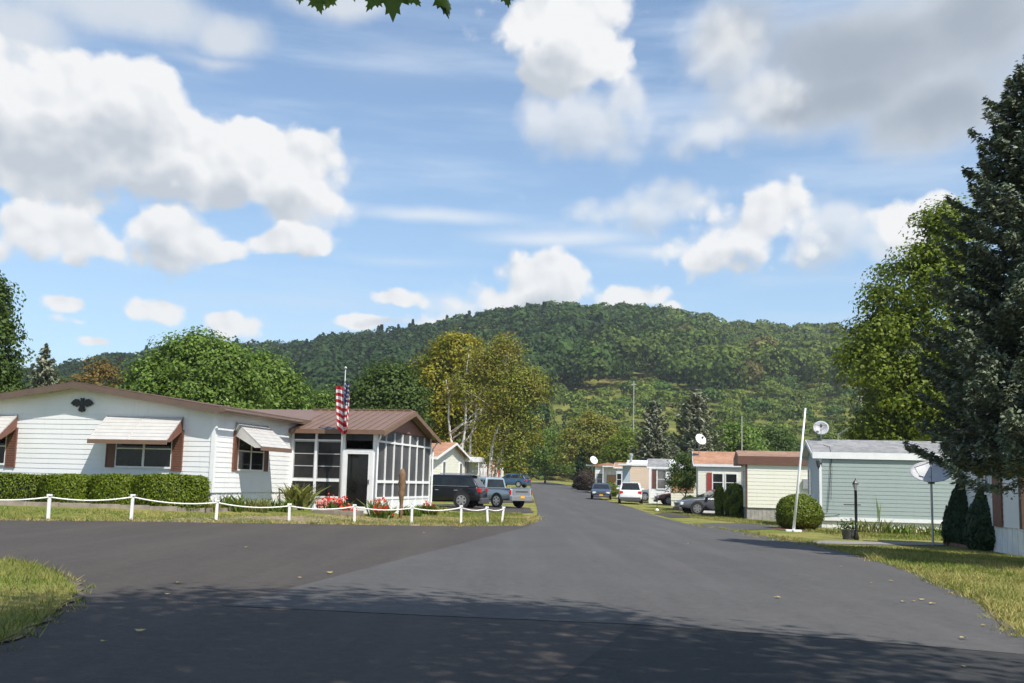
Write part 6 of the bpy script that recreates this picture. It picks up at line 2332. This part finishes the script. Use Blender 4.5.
M['blade'] = M['forest']
blades('grass', 'rough sunlit grass on the small lawn island beside the road', isl, 42000, .085, .006, M['forest'], .03, .26)
rl = G([(730, 533), (800, 542.5), (860, 557), (920, 576), (975, 602), (1010, 627), (1030, 642)]) + [(11, 9), (15, 14), (15, 27), (11.6, 31.5)] + G([(945, 548), (800, 546)])
blades('grass', 'patchy dry grass of the lawn below the blue spruce', rl, 60000, .07, .008, M['forest'], 0, .52)
fl_poly = G([(0, 520), (216, 522.5), (350, 524.5), (515, 525.5), (530, 521), (520, 513), (430, 512), (330, 516), (216, 514), (0, 508)])
blades('grass', 'mown grass strip under the rope fence', fl_poly, 45000, .075, .010, M['forest'], 0, .5)
rb2 = G([(640, 509.5), (700, 519), (800, 530), (850, 538), (950, 541), (950, 534), (850, 532), (760, 521), (690, 512)])
blades('grass', 'thin grass along the right verge of the road', rb2, 26000, .08, .012, M['forest'], 0, .5)



def edge_tufts(label, pts, n, h, w, off, seed, dry=.45):
    """ragged tufts leaning over the broken edge of the asphalt"""
    a = np.array(jag(pts, .25, .03, seed))
    cen = a[rng.integers(0, len(a), n)] + rng.normal(size=(n, 2)) * .10 + np.array(off)
    k = 16
    P_ = (cen[:, None, :] + rng.normal(size=(n, k, 2)) * .055).reshape(-1, 2)
    m_ = len(P_)
    z = np.array([gz(x, y) for x, y in P_]) + .01
    hh = h * (.4 + .9 * rng.random(m_)) * np.repeat(.4 + rng.random(n) ** 2 * 1.1, k)
    ang = rng.random(m_) * 2 * np.pi
    d = rng.normal(size=(m_, 2)) * .7
    B_ = np.stack([P_[:, 0], P_[:, 1], z], 1)
    wv_ = np.stack([np.cos(ang), np.sin(ang), np.zeros(m_)], 1) * w
    tip = B_ + np.stack([d[:, 0] * hh, d[:, 1] * hh, hh], 1)
    V = np.stack([B_ - wv_, B_ + wv_, tip], 1).reshape(-1, 3)
    t = np.clip(np.repeat(rng.random(n), k) * .9 + dry - .45 + rng.normal(size=m_) * .1, 0, 1)[:, None]
    cols = (np.array([.10, .16, .022]) + (np.array([.42, .34, .14]) - np.array([.10, .16, .022])) * t)
    o = np_mesh('grass', V, np.arange(3 * m_).reshape(-1, 3), M['forest'], cols=np.repeat(cols, 3, axis=0))
    tag(o, label, 'grass', kind='stuff')


edge_tufts('straggling grass tufts along the broken right edge of the asphalt', RIGHT_EDGE[7:], 420, .11, .007, (.05, .02), 61, .6)
edge_tufts('straggling grass tufts along the edge of the small lawn island', ISL, 200, .075, .006, (-.10, .0), 62, .45)
edge_tufts('straggling dry tufts along the road edge below the rope fence', LEFT_EDGE[:8], 380, .09, .010, (0, .06), 63, .7)
# fallen leaves on the road
lv = [(905, 604), (915, 603.5), (922, 602), (873, 585), (893, 583), (930, 606), (842, 568), (985, 628), (965, 641), (950, 595), (167, 597), (139, 635), (180, 585), (300, 580), (105, 645), (485, 518), (425, 534), (457, 530), (245, 549), (330, 575), (780, 600), (690, 545), (965, 670)]
for px, py in lv:
    p = ground(px, py)
    sz = random.uniform(.045, .085)
    mb = MB()
    a = random.random() * 6.3
    vs_ = [(p.x + (x * math.cos(a) - y * math.sin(a)) * sz, p.y + (x * math.sin(a) + y * math.cos(a)) * sz, p.z + .03 + .25 * abs(x) * sz + .1 * y * sz) for x, y in LOBE]
    mb.prism(vs_, (0, 0, .003))
    r_ = mb.build('fallen_leaf', M['fallen'] if 'fallen' in M else M.setdefault('fallen', plain('fallen_leaf', (.42, .33, .12), .7, .3, 9)), None)
    tag(r_, 'small dry fallen leaf lying on the asphalt', 'leaf', 'fallen leaves on the road')

# ------------------------------------------------------------------ air
HAZE = 0.00017
if HAZE:
    hb = MB().box(-3300, 3300, -900, 1800, -7, 178)
    m, nt, b = newmat('haze_air')
    nt.nodes.remove(b)
    pv = nt.nodes.new('ShaderNodeVolumePrincipled')
    pv.inputs['Color'].default_value = (.86, .93, 1, 1)
    pv.inputs['Density'].default_value = HAZE
    pv.inputs['Anisotropy'].default_value = .2
    nt.links.new(pv.outputs[0], nt.nodes['Material Output'].inputs['Volume'])
    ho = hb.build('haze', m)
    tag(ho, 'thin summer haze lying over the valley', 'haze', kind='stuff')
    scene.cycles.volume_bounces = 0
    scene.cycles.volume_step_rate = 10
